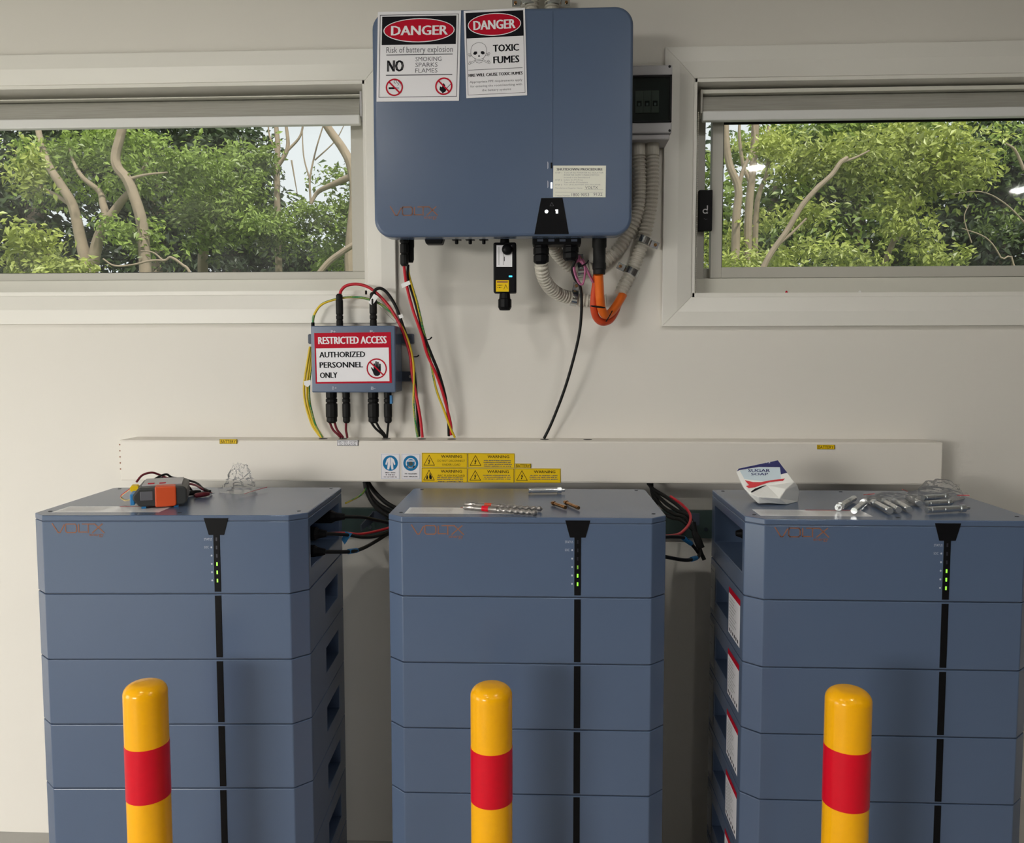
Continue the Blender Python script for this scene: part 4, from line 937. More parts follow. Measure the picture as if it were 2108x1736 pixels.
# ------------------------------------------------------------------ things on the stacks
from mathutils import noise as mn
ZS = ZTOP+.0006
q0, q1 = atz(276, 1046, ZS), atz(379, 1046, ZS); y0 = q0.y; wm = q1.x-q0.x; hm = .044
mt = thing('multimeter', (q0.x+wm/2, y0+.01, ZS), 'black and orange multimeter lying end-on on the left stack', 'multimeter')
def sect(x0, x1, z0, z1, cl, cr): return [(x0+cl, z0), (x1-cr, z0), (x1, z0+cr), (x1, z1-cr), (x1-cr, z1), (x0+cl, z1), (x0, z1-cl*1.2), (x0, z0+cl*1.2)]
x0, z0 = q0.x, ZS+.005
MB().prism(sect(x0, x0+wm, z0, z0+hm, .014, .007), y0, y0+.145, 'y').build('case', 'meter_dark', mt, bevel=.004, segs=3)
MB().prism([(x0+.048, z0-.002), (x0+.090, z0-.002), (x0+.094, z0+.002), (x0+.094, z0+hm-.002), (x0+.090, z0+hm+.002), (x0+.048, z0+hm+.002)], y0-.003, y0+.11, 'y').build('orange_grip', 'meter_orange', mt, bevel=.003)
MB().box(x0+.016, x0+.044, y0-.0012, y0+.01, z0+.014, z0+hm-.008).build('end_pad', 'grey_ink', mt, bevel=.002)
MB().box(x0+.018, x0+wm-.012, y0+.03, y0+.14, z0+hm-.001, z0+hm+.003).build('face_panel', 'grey_plastic', mt, bevel=.001)
for dx in (.03, .055): MB().box(x0+dx, x0+dx+.014, y0+.04, y0+.05, z0+hm+.003, z0+hm+.0045).build('face_button', 'red_ink', mt)
MB().box(x0-.006, x0+.004, y0+.004, y0+.06, z0+.004, z0+.03).build('blue_corner', 'tag_blue', mt, bevel=.002)
for dx in (.018, wm-.03): MB().box(x0+dx, x0+dx+.010, y0+.006, y0+.02, ZS, z0+.003).build('foot', 'tag_blue', mt)
MB().box(x0+.03, x0+.04, y0+.11, y0+.125, ZS, z0+.003).build('foot', 'tag_blue', mt)
mt.rotation_euler.z = rad(22)
M = lambda x, y, Y: at(240+x/6.2, 960+y/6.2, Y)
b = MB(); sp = smooth_path([M(190, 280, y0+.05), M(120, 330, y0+.055), M(60, 380, y0+.06), M(60, 410, y0+.06), M(110, 440, y0+.055), M(180, 430, y0+.05)], 6)
_rz = Matrix.Rotation(rad(-22), 3, 'Z'); sp = [_rz @ (v-mt.location)+mt.location for v in sp]
vs = [v+Vector((0, d, 0)) for v in sp for d in (-.008, .008)]
b.add(vs, [(2*i, 2*i+1, 2*i+3, 2*i+2) for i in range(len(sp)-1)]); o_ = b.build('carry_strap', 'strap_yellow', mt, smooth=True)
sl = o_.modifiers.new('thick', 'SOLIDIFY'); sl.thickness = .0015
MB().tube(sp, .0016, 6, 1).build('strap_edge', 'red_ink', mt)
MB().prism(sect(x0-.012, x0+.006, z0+hm-.018, z0+hm-.004, .003, .003), y0+.07, y0+.10, 'y').build('orange_plug', 'label_yellow', mt)
def lead(lab, m, pts): return cable(lab, m, pts, .0028, name='test_lead', group='test leads of the multimeter')
zl = ZS+.003
def mp(*p): return [M(x, y, Y) for x, y, Y in p]
e1, e2 = atz(436, 1016, zl), atz(425, 1019, zl)
lead('red test lead looping over the multimeter', 'cable_dark_red', mp((255, 200, y0+.13), (330, 115, y0+.15), (450, 82, y0+.17), (560, 115, y0+.19), (680, 165, y0+.2), (830, 210, y0+.2), (1000, 240, y0+.19), (1090, 290, y0+.16))+[e1])
lead('black test lead looping over the multimeter', 'cable_black', mp((480, 170, y0+.14), (560, 125, y0+.16), (640, 105, y0+.18), (700, 140, y0+.2), (800, 160, y0+.21), (930, 185, y0+.21), (1030, 220, y0+.2), (1100, 280, y0+.17), (1190, 320, y0+.14)))
lead('second black test lead beside the multimeter', 'cable_black', mp((500, 165, y0+.2), (620, 150, y0+.21), (760, 170, y0+.22), (900, 240, y0+.19))+[atz(400, 1014, zl), atz(425, 1012, zl), atz(434, 1011, zl)])
for k, (a_, b_, m_) in enumerate((((382, 1017), (412, 1013), 'black'), ((400, 1021), (428, 1017), 'red'))):
    pa, pb = atz(*a_, ZS+.0065), atz(*b_, ZS+.0065)
    t = thing('test_probe', pa-Vector((0, 0, .0065)), '%s handled test probe beside the multimeter' % m_, 'test probe', 'probes of the multimeter')
    MB().lathe([(.004, 0), (.0062, .006), (.0062, .03), (.0045, .04), (.004, (pb-pa).length)], pa, pb-pa, 10).build('handle', 'cable_black' if m_ == 'black' else 'cable_dark_red', t, smooth=True)
    MB().lathe([(.001, 0), (.001, .018)], pb, pb-pa, 6).build('tip', 'steel', t)

def crumple(cx, cy, rx, ry, h, seed, nu=30, nv=18, peak=0, amp=.38, off=(0, 0)):
    """crumpled film dome resting on the surface ZS"""
    vs = []; fs = []; sv = Vector((seed*3.1, seed*1.7, seed*.9))
    for j in range(nv+1):
        th = (PI/2)*j/nv
        for i in range(nu):
            ph = 2*PI*i/nu; d = Vector((math.cos(ph)*math.cos(th), math.sin(ph)*math.cos(th), math.sin(th)))
            k = 1+amp*(mn.noise(d*2.3+sv)+.9*abs(mn.noise(d*5.5+sv))-.25*abs(mn.noise(d*11+sv)))
            z = h*d.z*(k if d.z > .1 else 1)*(1+peak*max(0, d.z-.6)*2)
            s_ = 1-peak*.25*d.z
            vs.append((cx+rx*d.x*k*s_+off[0]*d.z, cy+ry*d.y*k*s_+off[1]*d.z, ZS+max(0, z)))
    for j in range(nv):
        fs += [(j*nu+i, j*nu+(i+1) % nu, (j+1)*nu+(i+1) % nu, (j+1)*nu+i) for i in range(nu)]
    fs.append(tuple(range(nu-1, -1, -1)))
    return MB().add(vs, fs)
def sheet(q, Y=None, n=8, wob=.004, seed=1):
    """thin film between four points, wavy"""
    a, b, c, d = q; vs = []
    for j in range(n+1):
        for i in range(n+1):
            u, v = i/n, j/n; p = (a*(1-u)+b*u)*(1-v)+(d*(1-u)+c*u)*v
            vs.append(p+Vector((0, 0, wob*(1+mn.noise(Vector((u*4+seed, v*4, seed)))))))
    return MB().add(vs, [(j*(n+1)+i, j*(n+1)+i+1, (j+1)*(n+1)+i+1, (j+1)*(n+1)+i) for j in range(n) for i in range(n)])
g_ = atz(489, 1016, ZS)
bag = thing('plastic_bag', (g_.x, g_.y, ZS), 'crumpled empty clear zip bag behind the multimeter on the left stack', 'plastic bag', 'clear zip bags')
crumple(g_.x-.005, g_.y+.02, .043, .03, .05, 3, peak=.55, off=(.002, 0)).build('film', 'clear_bag', bag)
sheet([atz(500, 1025, ZS), atz(556, 1011, ZS), atz(545, 1003, ZS+.012), atz(480, 1015, ZS+.01)], wob=.002).build('flap', 'clear_bag', bag)
MB().tube([atz(503, 1017, ZS+.006), atz(525, 1010, ZS+.007), atz(550, 1003, ZS+.010)], .0008, 6).build('zip_strip', 'cable_red', bag)

def anchor(lab, a, b, r=.006, m='steel', group='loose zinc anchor bolts', flip=False):
    """sleeve anchor lying between two photo points on the stack top: nut end first"""
    pa, pb = atz(*a, ZS+r*1.32), atz(*b, ZS+r*1.32)
    if flip: pa, pb = pb, pa
    d = (pb-pa); L = d.length; t = thing('anchor_bolt', (pa.x, pa.y, ZS), lab, 'anchor bolt', group)
    MB().lathe([(r*.55, 0), (r*.62, L*.05), (r*.62, L*.12)], pa, d, 12).build('stud', m, t, smooth=True)
    MB().lathe([(r*1.3, L*.10), (r*1.3, L*.20)], pa, d, 6).build('nut', m, t, bevel=.0006)
    MB().lathe([(r*1.32, L*.20), (r*1.32, L*.22)], pa, d, 18).build('washer', m, t)
    MB().lathe([(r*.95, L*.22), (r, L*.24), (r, L*.60), (r*.9, L*.605), (r*.9, L*.615), (r, L*.62), (r, L*.9), (r*.8, L*.905), (r*.8, L*.92), (r*1.08, L*.97), (r*1.0, L)], pa, d, 16).build('sleeve', m, t, smooth=True)
anchor('zinc anchor bolt lying near the back of the middle stack', (1163, 1009), (1088, 1010), .0066)
anchor('left brass anchor bolt beside the drill bits', (1135, 1035), (1164, 1045), .0042, 'brass', 'brass anchor bolts')
anchor('right brass anchor bolt on the middle stack', (1161, 1033), (1191, 1046), .0042, 'brass', 'brass anchor bolts')
anchor('loose zinc anchor bolt nearest the sugar soap bag', (1722, 1047), (1758, 1026), .0068)
anchor('loose zinc anchor bolt with a bright washer left of the bagged bolts', (1783, 1031), (1758, 1052), .0068)
anchor('loose zinc anchor bolt lying right of the bagged bolts', (1995, 1046), (1908, 1050), .0068)
for lab, a, b in (('bagged zinc anchor bolt at the far left of the bags', (1795, 1032), (1833, 1052)), ('second bagged zinc anchor bolt from the left', (1815, 1030), (1850, 1050)), ('third bagged zinc anchor bolt from the left', (1836, 1028), (1872, 1049)),
                  ('bagged zinc anchor bolt in the middle between the two bags', (1866, 1022), (1893, 1037)), ('bagged zinc anchor bolt just behind the rightmost loose one', (1962, 1034), (1908, 1037)), ('bagged zinc anchor bolt deepest in the right bag', (1956, 1022), (1900, 1025))):
    anchor(lab, a, b, .0066, group='bagged zinc anchor bolts')
def bagged(cx, cy, rx, ry, h, seed, lab, zips, flap):
    c_ = atz(cx, cy, ZS); t = thing('plastic_bag', (c_.x, c_.y, ZS), lab, 'plastic bag', 'clear zip bags')
    crumple(c_.x, c_.y, rx, ry, h, seed, 34, 14, amp=.2).build('film', 'clear_bag', t)
    for a, b, za, zb in zips: MB().tube([atz(*a, ZS+za), atz(*b, ZS+zb)], .0011, 6).build('zip_strip', 'cable_red', t)
    if flap: sheet([atz(*flap[0], ZS), atz(*flap[1], ZS+.004), atz(*flap[2], ZS+.012), atz(*flap[3], ZS+.01)], wob=.002, seed=seed).build('flap', 'clear_bag', t)
bagged(1838, 1036, .062, .040, .024, 5, 'clear zip bag of anchor bolts nearer the sugar soap', [((1778, 1019), (1800, 1017), .004, .014)], [(1775, 1026), (1810, 1030), (1815, 1012), (1778, 1015)])
bagged(1925, 1026, .068, .036, .026, 7, 'clear zip bag of anchor bolts at the right end', [((1858, 1008), (1868, 1012), .03, .012), ((1970, 1020), (1996, 1020), .010, .012)], [(1960, 1036), (1996, 1020), (1990, 1016), (1950, 1018)])
bagged(1935, 1012, .050, .022, .030, 9, 'crumpled empty clear bag behind the bagged bolts on the right stack', [], None)

def drill(lab, a, b, r, tip):
    pa, pb = atz(*a, ZS+r*1.15), atz(*b, ZS+r*1.15); d = pb-pa; L = d.length; t = thing('drill_bit', (pa.x, pa.y, ZS), lab, 'drill bit', 'masonry drill bits')
    MB().lathe([(r*.9, 0), (r, .002), (r, L*.12), (r*.85, L*.13), (r*.85, L*.16), (r, L*.17), (r, L*.46)], pa, d, 14).build('shank', 'drill_steel', t, smooth=True)
    MB().lathe([(r*1.04, L*.26), (r*1.04, L*.35)], pa, d, 14).build('colour_band', tip, t, smooth=True)
    dn = d.normalized(); u, w_ = ortho(dn); vs = []; fs = []; N, n = 64, 16
    for i in range(N+1):
        h = L*.46+L*.50*i/N; tw = i/N*2*PI*3.2
        for j in range(n):
            q = 2*PI*j/n; rr = r*(.62+.42*abs(math.cos(q))**2.5)
            vs.append(pa+dn*h+u*(rr*math.cos(q+tw))+w_*(rr*math.sin(q+tw)))
    for i in range(N): fs += [(i*n+j, i*n+(j+1) % n, (i+1)*n+(j+1) % n, (i+1)*n+j) for j in range(n)]
    fs += [tuple(range(n-1, -1, -1)), tuple(N*n+j for j in range(n))]
    MB().add(vs, fs).build('flute', 'drill_steel', t)
    MB().lathe([(r*1.08, L*.95), (r*1.08, L*.975), (r*.2, L)], pa, d, 8).build('carbide_tip', 'drill_steel', t)
drill('front masonry drill bit with a red band on the middle stack', (955, 1044), (1106, 1056), .0062, 'red_tape')
drill('rear masonry drill bit with an orange band on the middle stack', (958, 1038), (1117, 1048), .0058, 'cable_red_orange')

# sugar soap bag
SB = lambda x, y: (1490+x/7.807, 935+y/7.807)
base = atz(*SB(760, 815), ZS); yb = base.y
P0, P1, P2 = at(*SB(430, 640), yb+.012), at(*SB(1130, 470), yb+.016), at(*SB(600, 150), yb+.062)
NP = (P1-P0).cross(P2-P0).normalized()
if NP.y > 0: NP = -NP
def onp(x, y, k=0):
    px, py = SB(x, y); d = FWD+RGT*((px-CX)/F_PX)-UPV*((py-CY)/F_PX)
    t_ = (P0-EYE).dot(NP)/d.dot(NP); return EYE+d*t_+NP*k
sb = thing('sugar_soap_bag', (base.x, yb+.02, ZS), 'crumpled white and navy sugar soap bag standing on the right stack', 'soap bag')
def fr(x, y, dy): return at(*SB(x, y), yb+dy)
a, b_, c, d, e, s_, t_, u_, n_, o_ = [onp(*q) for q in ((200, 290), (240, 235), (870, 100), (960, 220), (1100, 400), (1130, 450), (700, 510), (430, 630), (330, 560), (260, 430))]
f, g, h = fr(1190, 510, .03), fr(1215, 600, .045), fr(1190, 770, .048)
i_, j_, k_, l_, m_ = [Vector((v.x, v.y, max(v.z, ZS))) for v in (fr(1020, 830, .004), fr(900, 805, .002), fr(720, 790, 0), fr(560, 800, -.004), fr(440, 690, .012))]
p_, q_, r_ = fr(560, 690, -.012), fr(900, 715, -.018), fr(1000, 560, -.006)
V = [a, b_, c, d, e, s_, t_, u_, n_, o_, f, g, h, i_, j_, k_, l_, m_, p_, q_, r_]
A, B, Cc, D, Ee, S, T_, U_, N_, O_, Fv, G, H_, I_, J_, K_, L_, M_, Pp, Q, Rr = range(21)
F = [(A, O_, N_, U_, T_, S, Ee, D, Cc, B), (N_, M_, U_), (U_, M_, L_, Pp), (U_, Pp, T_), (T_, Pp, Q), (T_, Q, Rr), (T_, Rr, S), (S, Rr, Fv), (Ee, S, Fv), (Rr, Q, H_), (Rr, H_, G, Fv), (Q, I_, H_), (Q, J_, I_), (Pp, K_, J_, Q), (Pp, L_, K_)]
ring = [A, B, Cc, D, Ee, Fv, G, H_, I_, J_, K_, L_, M_, N_, O_]
cen = sum((V[i] for i in ring), Vector())/len(ring); nb = len(V); back = []
for i in ring:
    v = V[i]; up = max(0, min(1, (v.z-ZS)/.1)); back.append(Vector((cen.x+(v.x-cen.x)*.92, max(v.y, yb)+.052*(1-up)+.008, max(ZS, cen.z+(v.z-cen.z)*(.97 if v.z > cen.z else 1)))))
V += back; n = len(ring)
F += [(ring[i], ring[(i+1) % n], nb+(i+1) % n, nb+i) for i in range(n)]+[tuple(nb+i for i in range(n))]
mb = MB().add(V, F); mb.build('bag_body', 'bag_white', sb, bevel=.002)
def onbag(nm, m, pts, k=.0009):
    v = [onp(x, y, k) for x, y in pts]
    if (v[1]-v[0]).cross(v[2]-v[0]).dot(NP) < 0: v = v[::-1]
    MB().poly3(v).build(nm, m, sb)
onbag('navy_top_band', 'bag_navy', [(208, 283), (240, 237), (868, 104), (902, 214), (560, 211), (250, 262)])
onbag('navy_side_band', 'bag_navy', [(868, 104), (956, 222), (1020, 302), (917, 330), (902, 214)])
onbag('pale_panel', 'bag_pale', [(255, 268), (560, 216), (902, 219), (918, 400), (640, 440), (330, 405)])
onbag('red_swoosh', 'bag_red', [(335, 425), (470, 455), (600, 455), (760, 425), (985, 398), (950, 435), (740, 455), (600, 500), (500, 540), (400, 552), (352, 520), (405, 505)], .0013)
onbag('dark_stripe', 'ink', [(430, 612), (500, 560), (630, 515), (690, 505), (600, 548), (500, 600), (450, 624)], .0013)
bp_ = Print(onp(380, 200, .0012), onp(760, 200, .0012), onp(380, 360, .0012), 380, 160, NP)
bp_.g('lettering').text('bag_navy', 'SUGAR', 10, 44, 362, 98, 1, .048).text('bag_navy', 'SOAP', 56, 106, 330, 150, 1, .048); bp_.build(sb)
bp_ = Print(onp(640, 100, .0012), onp(760, 100, .0012), onp(640, 180, .0012), 120, 80, NP)
bp_.g('brand_lettering').text('white_print', 'TS', 30, 22, 106, 54, 1, .048); bp_.build(sb)

# ------------------------------------------------------------------ ceiling lamps
for k, (x, y, w_) in enumerate(((1.36, -.4, 'nearest the right window'), (3.5, -1.2, 'in the far right corner of the room'), (-1.1, -.4, 'nearest the left window'), (.3, -1.8, 'behind the viewer'), (-1.0, .7, 'added above the left battery stack to light its top'), (.72, .7, 'added above the right battery stack to light its top'))):  # the two above the stacks are added to brighten the stack tops
    t = thing('ceiling_downlight', (x, y, ZC-.02), 'round white downlight in the ceiling %s' % w_, 'ceiling light', 'ceiling downlights')
    MB().lathe([(.065, 0), (.065, .02)], (x, y, ZC-.02), (0, 0, 1), 32).build('trim_ring', 'blind_white', t)
    MB().lathe([(.05, 0), (.05, .003)], (x, y, ZC-.0235), (0, 0, 1), 32).build('lens', 'lamp_lens', t)

# ------------------------------------------------------------------ trees outside the windows
RT = random.Random(5)
def spray(mb, c, rad_, n, size, tone, drop=.25):
    """a twig's worth of leaves round c, each leaf two faces folded along its rib"""
    ax = Vector((RT.uniform(-1, 1), RT.uniform(-1, 1), RT.uniform(-.5, .5))).normalized()
    for k in range(n):
        p = c+Vector((RT.gauss(0, .5), RT.gauss(0, .5), RT.gauss(0, .32)))*rad_
        d = (ax*.7+Vector((RT.uniform(-1, 1), RT.uniform(-1, 1), RT.uniform(-.7, .4)-drop))).normalized()
        nn = Vector((RT.uniform(-.9, .9), RT.uniform(-1.1, .6), RT.uniform(.15, 1))).normalized()
        s_ = d.cross(nn)
        if s_.length < .1: continue
        s_.normalize(); nn = s_.cross(d); L = size*RT.uniform(.65, 1.2); w_ = L*.24; o = len(mb.v)
        mb.v += [p, p+d*(L*.45)+s_*w_+nn*(w_*.35), p+d*L-nn*(L*.08), p+d*(L*.45)-s_*w_+nn*(w_*.35)]
        mb.f += [(o, o+2, o+1), (o, o+3, o+2)]
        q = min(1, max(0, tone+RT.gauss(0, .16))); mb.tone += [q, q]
def tree(name, label, trunks, blobs, leaf, bark='bark', size=.062, per=13):
    p0 = trunks[0][0][0] if trunks else blobs[0][:3]; g0 = at(p0[0], p0[1], p0[2]-(.5 if bark == 'bark_pale' else 0)); root = Vector((g0.x, g0.y, -.35))
    t = thing(name, root, label, 'tree', 'trees beyond the windows')
    for i, (pts, r0, r1) in enumerate(trunks):
        p = [at(q[0], q[1], q[2]-(.5 if bark == 'bark_pale' else 0)) for q in pts]
        if i == 0: p = [Vector((p[0].x, p[0].y, -.4))]+p
        MB().tube(p, lambda u: (r0+(r1-r0)*u)*(.72 if bark == 'bark_pale' else 1), 9, 5).build('trunk' if i == 0 else 'branch', bark, t, smooth=True)
    if blobs:
        mb = MB(); mb.tone = []
        for (x, y, Y, rx, ry, ns, tn) in blobs:
            c = at(x, y, Y); sx_, sz_ = rx*Y/F_PX, ry*Y/F_PX
            for k in range(ns if leaf == 'leaf_dark' or size > .1 else int(ns*1.15)):
                v = Vector((RT.gauss(0, .45), RT.gauss(0, .4), RT.gauss(0, .45)))
                spray(mb, c+Vector((v.x*sx_, v.y*min(sx_, .6), v.z*sz_)), .125*size/.075, per, size, tn+.22*v.z-.12*v.y+RT.gauss(0, .07))  # upper and viewer-side sprays painted lighter, like light falling on the clump
        o = mb.build('foliage', leaf, t); o['kind'] = 'stuff'
    return t
# --- seen through the left window
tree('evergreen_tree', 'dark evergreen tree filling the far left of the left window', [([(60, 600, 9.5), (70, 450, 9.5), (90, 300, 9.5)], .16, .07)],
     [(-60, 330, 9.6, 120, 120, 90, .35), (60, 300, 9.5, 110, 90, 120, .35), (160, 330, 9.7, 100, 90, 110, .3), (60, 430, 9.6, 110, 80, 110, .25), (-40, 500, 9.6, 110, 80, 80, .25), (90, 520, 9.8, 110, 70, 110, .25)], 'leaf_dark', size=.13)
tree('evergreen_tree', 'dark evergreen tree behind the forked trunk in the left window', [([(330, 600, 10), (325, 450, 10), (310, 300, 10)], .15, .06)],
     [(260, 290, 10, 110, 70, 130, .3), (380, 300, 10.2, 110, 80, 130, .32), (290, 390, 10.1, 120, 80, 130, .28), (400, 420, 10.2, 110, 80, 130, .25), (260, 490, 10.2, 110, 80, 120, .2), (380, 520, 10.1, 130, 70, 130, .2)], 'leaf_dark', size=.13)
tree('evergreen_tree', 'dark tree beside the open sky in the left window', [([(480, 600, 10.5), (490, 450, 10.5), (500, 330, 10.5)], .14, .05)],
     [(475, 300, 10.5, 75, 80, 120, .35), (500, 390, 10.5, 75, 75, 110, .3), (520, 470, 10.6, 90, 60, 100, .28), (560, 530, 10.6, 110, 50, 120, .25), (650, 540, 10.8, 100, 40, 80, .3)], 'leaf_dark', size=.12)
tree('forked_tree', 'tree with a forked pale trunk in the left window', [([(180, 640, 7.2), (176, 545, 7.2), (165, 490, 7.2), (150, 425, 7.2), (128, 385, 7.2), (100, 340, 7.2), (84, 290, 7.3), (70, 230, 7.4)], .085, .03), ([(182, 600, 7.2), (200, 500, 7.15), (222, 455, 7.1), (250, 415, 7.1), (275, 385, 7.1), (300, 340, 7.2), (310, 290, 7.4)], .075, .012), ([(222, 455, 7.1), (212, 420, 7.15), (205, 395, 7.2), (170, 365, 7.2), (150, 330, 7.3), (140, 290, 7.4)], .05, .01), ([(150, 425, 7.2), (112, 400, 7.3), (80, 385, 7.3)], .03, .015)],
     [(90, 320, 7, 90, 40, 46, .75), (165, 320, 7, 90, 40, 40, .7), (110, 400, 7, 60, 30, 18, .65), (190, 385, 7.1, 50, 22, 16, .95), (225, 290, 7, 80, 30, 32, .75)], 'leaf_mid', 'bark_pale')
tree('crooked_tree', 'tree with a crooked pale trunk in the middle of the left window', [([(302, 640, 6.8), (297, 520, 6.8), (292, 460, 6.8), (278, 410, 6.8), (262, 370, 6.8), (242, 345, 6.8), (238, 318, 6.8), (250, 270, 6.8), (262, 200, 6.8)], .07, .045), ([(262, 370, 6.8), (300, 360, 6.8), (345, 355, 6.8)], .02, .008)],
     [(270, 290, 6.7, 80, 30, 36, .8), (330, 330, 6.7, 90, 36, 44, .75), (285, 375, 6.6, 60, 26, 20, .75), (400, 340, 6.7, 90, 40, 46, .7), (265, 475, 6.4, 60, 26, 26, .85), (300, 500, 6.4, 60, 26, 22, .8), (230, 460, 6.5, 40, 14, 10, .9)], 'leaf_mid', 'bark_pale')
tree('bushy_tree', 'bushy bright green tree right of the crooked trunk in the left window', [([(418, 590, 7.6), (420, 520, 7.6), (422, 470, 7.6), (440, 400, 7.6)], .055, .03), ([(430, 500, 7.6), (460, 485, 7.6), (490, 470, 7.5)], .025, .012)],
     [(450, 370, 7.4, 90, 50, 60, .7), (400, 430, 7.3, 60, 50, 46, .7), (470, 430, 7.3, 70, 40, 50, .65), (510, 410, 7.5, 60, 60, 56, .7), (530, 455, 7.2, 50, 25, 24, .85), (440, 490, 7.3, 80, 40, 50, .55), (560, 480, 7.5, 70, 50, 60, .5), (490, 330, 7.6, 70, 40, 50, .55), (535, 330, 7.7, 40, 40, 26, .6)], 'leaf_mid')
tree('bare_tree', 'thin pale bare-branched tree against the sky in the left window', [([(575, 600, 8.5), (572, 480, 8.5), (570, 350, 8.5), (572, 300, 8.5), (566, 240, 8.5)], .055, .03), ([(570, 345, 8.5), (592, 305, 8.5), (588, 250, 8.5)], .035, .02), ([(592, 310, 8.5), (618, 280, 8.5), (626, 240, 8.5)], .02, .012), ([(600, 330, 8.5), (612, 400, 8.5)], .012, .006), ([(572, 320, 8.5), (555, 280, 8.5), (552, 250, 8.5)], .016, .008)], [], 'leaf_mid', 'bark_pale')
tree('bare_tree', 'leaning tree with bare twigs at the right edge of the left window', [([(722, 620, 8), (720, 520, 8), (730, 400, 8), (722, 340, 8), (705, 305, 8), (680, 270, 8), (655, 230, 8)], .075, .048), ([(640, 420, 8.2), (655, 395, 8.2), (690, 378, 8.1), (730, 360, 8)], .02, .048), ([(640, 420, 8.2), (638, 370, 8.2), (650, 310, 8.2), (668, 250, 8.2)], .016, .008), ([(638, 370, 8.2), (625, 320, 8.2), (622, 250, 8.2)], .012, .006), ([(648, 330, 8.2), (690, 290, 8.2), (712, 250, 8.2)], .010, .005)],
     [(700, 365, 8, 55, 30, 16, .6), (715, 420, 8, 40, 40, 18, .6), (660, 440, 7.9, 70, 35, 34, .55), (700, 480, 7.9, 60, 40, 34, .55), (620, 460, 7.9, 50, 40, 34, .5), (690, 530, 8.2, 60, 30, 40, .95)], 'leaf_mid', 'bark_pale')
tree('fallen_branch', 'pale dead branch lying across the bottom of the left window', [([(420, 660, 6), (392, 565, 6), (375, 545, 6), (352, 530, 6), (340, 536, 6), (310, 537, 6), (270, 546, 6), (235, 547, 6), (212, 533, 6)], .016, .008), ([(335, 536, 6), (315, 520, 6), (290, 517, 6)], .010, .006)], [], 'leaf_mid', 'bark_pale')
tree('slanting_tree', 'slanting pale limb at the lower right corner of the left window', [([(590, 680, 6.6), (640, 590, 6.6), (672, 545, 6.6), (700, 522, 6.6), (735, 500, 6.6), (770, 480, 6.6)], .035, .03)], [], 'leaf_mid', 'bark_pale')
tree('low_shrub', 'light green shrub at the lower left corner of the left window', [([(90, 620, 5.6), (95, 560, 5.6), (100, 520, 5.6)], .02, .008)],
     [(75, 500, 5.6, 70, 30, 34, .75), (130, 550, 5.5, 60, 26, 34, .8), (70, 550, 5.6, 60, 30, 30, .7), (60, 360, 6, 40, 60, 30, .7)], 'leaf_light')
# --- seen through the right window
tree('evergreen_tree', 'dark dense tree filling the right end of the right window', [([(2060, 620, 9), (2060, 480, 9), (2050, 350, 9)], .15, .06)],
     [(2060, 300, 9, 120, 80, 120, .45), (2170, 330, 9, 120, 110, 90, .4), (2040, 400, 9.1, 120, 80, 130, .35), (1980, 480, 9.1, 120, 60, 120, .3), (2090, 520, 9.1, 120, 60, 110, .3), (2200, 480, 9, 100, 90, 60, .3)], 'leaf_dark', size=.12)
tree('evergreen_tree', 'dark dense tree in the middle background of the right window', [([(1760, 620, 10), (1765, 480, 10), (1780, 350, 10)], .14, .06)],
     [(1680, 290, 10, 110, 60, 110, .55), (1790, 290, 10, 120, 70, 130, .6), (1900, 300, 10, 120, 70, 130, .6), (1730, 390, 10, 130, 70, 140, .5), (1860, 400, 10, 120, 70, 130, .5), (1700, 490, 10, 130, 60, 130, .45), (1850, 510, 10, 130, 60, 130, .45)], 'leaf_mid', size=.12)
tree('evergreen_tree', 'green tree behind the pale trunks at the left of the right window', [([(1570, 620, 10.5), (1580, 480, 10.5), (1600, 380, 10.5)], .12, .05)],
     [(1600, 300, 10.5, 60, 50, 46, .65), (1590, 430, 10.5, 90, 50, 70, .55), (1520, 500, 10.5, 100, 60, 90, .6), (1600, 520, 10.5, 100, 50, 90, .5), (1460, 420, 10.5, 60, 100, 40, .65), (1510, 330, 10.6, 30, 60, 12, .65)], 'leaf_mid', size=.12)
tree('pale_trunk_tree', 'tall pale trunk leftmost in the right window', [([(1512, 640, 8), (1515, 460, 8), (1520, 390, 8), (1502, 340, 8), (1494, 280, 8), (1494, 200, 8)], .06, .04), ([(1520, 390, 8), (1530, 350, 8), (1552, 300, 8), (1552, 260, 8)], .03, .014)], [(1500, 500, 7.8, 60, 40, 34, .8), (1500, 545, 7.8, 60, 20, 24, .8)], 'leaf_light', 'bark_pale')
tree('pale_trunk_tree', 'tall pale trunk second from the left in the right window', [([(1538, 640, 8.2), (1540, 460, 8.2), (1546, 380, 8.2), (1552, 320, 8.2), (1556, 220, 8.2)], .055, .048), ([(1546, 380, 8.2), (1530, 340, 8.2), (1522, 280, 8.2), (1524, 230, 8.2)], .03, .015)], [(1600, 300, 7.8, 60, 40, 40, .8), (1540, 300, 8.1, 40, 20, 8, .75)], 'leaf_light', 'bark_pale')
tree('pale_trunk_tree', 'short pale leaning trunk in the left half of the right window', [([(1552, 640, 8.4), (1556, 450, 8.4), (1564, 395, 8.4), (1580, 350, 8.4), (1582, 260, 8.4)], .05, .02)], [(1590, 450, 8, 50, 24, 18, .85)], 'leaf_light', 'bark_pale')
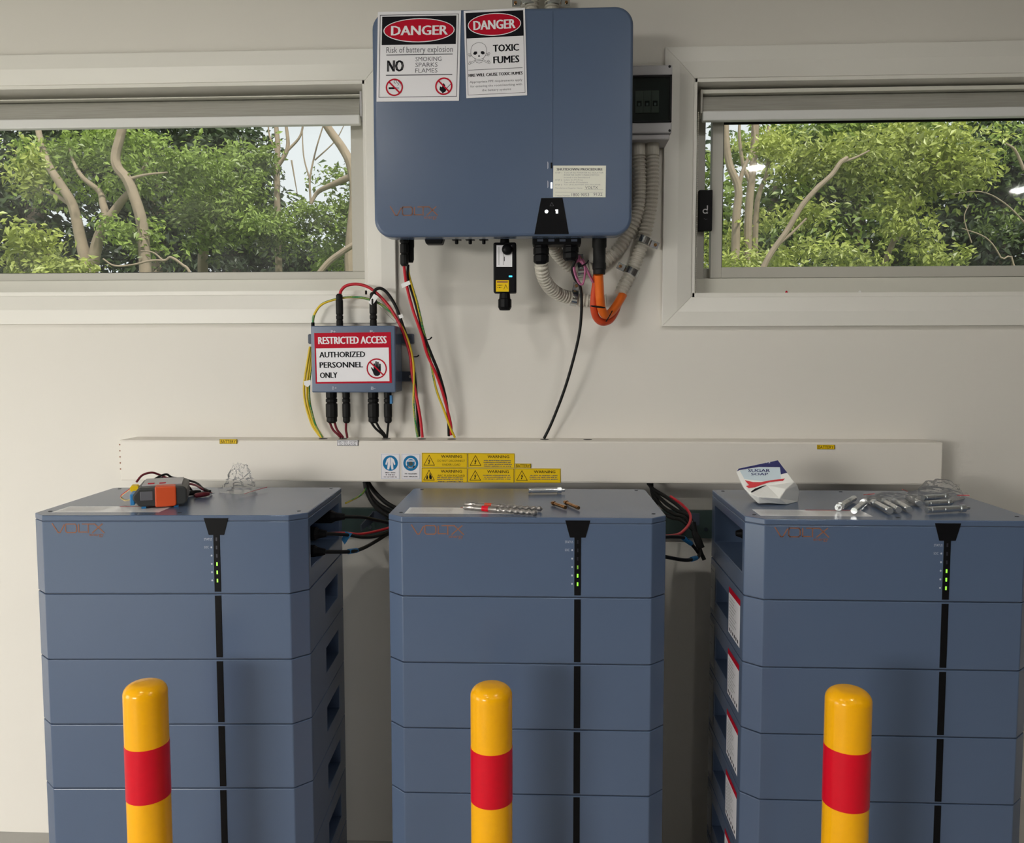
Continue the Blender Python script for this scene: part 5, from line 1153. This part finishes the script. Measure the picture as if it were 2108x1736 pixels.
tree('leaning_tree', 'tree with a long leaning pale limb in the middle of the right window', [([(1510, 680, 6.6), (1560, 575, 6.6), (1585, 525, 6.6), (1620, 475, 6.6), (1650, 425, 6.6), (1680, 390, 6.6), (1712, 360, 6.6), (1730, 335, 6.6), (1745, 325, 6.6)], .035, .022), ([(1600, 505, 6.6), (1630, 480, 6.6), (1660, 450, 6.6)], .018, .010), ([(1655, 415, 6.6), (1680, 385, 6.7), (1690, 375, 6.7)], .014, .008), ([(1730, 335, 6.6), (1760, 325, 6.6), (1790, 310, 6.6)], .015, .008)],
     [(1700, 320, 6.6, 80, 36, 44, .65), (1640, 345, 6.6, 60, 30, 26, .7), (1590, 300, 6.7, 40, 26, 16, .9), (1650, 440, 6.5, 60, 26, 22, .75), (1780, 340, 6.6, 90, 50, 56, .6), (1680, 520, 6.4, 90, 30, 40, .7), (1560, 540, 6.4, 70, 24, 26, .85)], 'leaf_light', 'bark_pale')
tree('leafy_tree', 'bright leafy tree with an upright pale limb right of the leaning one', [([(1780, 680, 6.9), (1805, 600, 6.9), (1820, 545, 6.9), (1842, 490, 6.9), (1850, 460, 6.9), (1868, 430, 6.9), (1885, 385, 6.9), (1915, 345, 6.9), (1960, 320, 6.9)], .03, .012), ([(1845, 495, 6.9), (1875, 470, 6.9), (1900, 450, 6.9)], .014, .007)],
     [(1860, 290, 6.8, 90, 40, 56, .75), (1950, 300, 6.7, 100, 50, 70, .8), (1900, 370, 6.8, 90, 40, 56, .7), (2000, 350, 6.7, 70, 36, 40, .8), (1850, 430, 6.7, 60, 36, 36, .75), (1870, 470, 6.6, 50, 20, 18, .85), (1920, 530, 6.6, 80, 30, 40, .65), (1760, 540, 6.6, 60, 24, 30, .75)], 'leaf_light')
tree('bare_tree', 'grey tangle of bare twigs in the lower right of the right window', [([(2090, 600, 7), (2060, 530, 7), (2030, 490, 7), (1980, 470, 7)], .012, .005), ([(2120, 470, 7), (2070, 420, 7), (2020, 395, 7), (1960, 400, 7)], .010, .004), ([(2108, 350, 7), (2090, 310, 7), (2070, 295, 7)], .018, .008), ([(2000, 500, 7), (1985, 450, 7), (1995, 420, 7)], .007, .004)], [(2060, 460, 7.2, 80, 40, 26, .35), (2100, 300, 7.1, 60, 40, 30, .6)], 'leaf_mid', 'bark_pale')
# --- the belt of trees goes on to both sides and behind the inverter wall
for lab, px, Y in (('dark tree standing left of the left window view', -330, 10.2), ('dark tree far out to the left of the left window', -620, 10.8), ('dark tree hidden behind the wall under the inverter, left one', 905, 11), ('dark tree hidden behind the wall under the inverter, middle one', 1090, 10.6), ('dark tree hidden behind the wall under the inverter, right one', 1290, 11), ('dark tree standing right of the right window view', 2420, 10)):
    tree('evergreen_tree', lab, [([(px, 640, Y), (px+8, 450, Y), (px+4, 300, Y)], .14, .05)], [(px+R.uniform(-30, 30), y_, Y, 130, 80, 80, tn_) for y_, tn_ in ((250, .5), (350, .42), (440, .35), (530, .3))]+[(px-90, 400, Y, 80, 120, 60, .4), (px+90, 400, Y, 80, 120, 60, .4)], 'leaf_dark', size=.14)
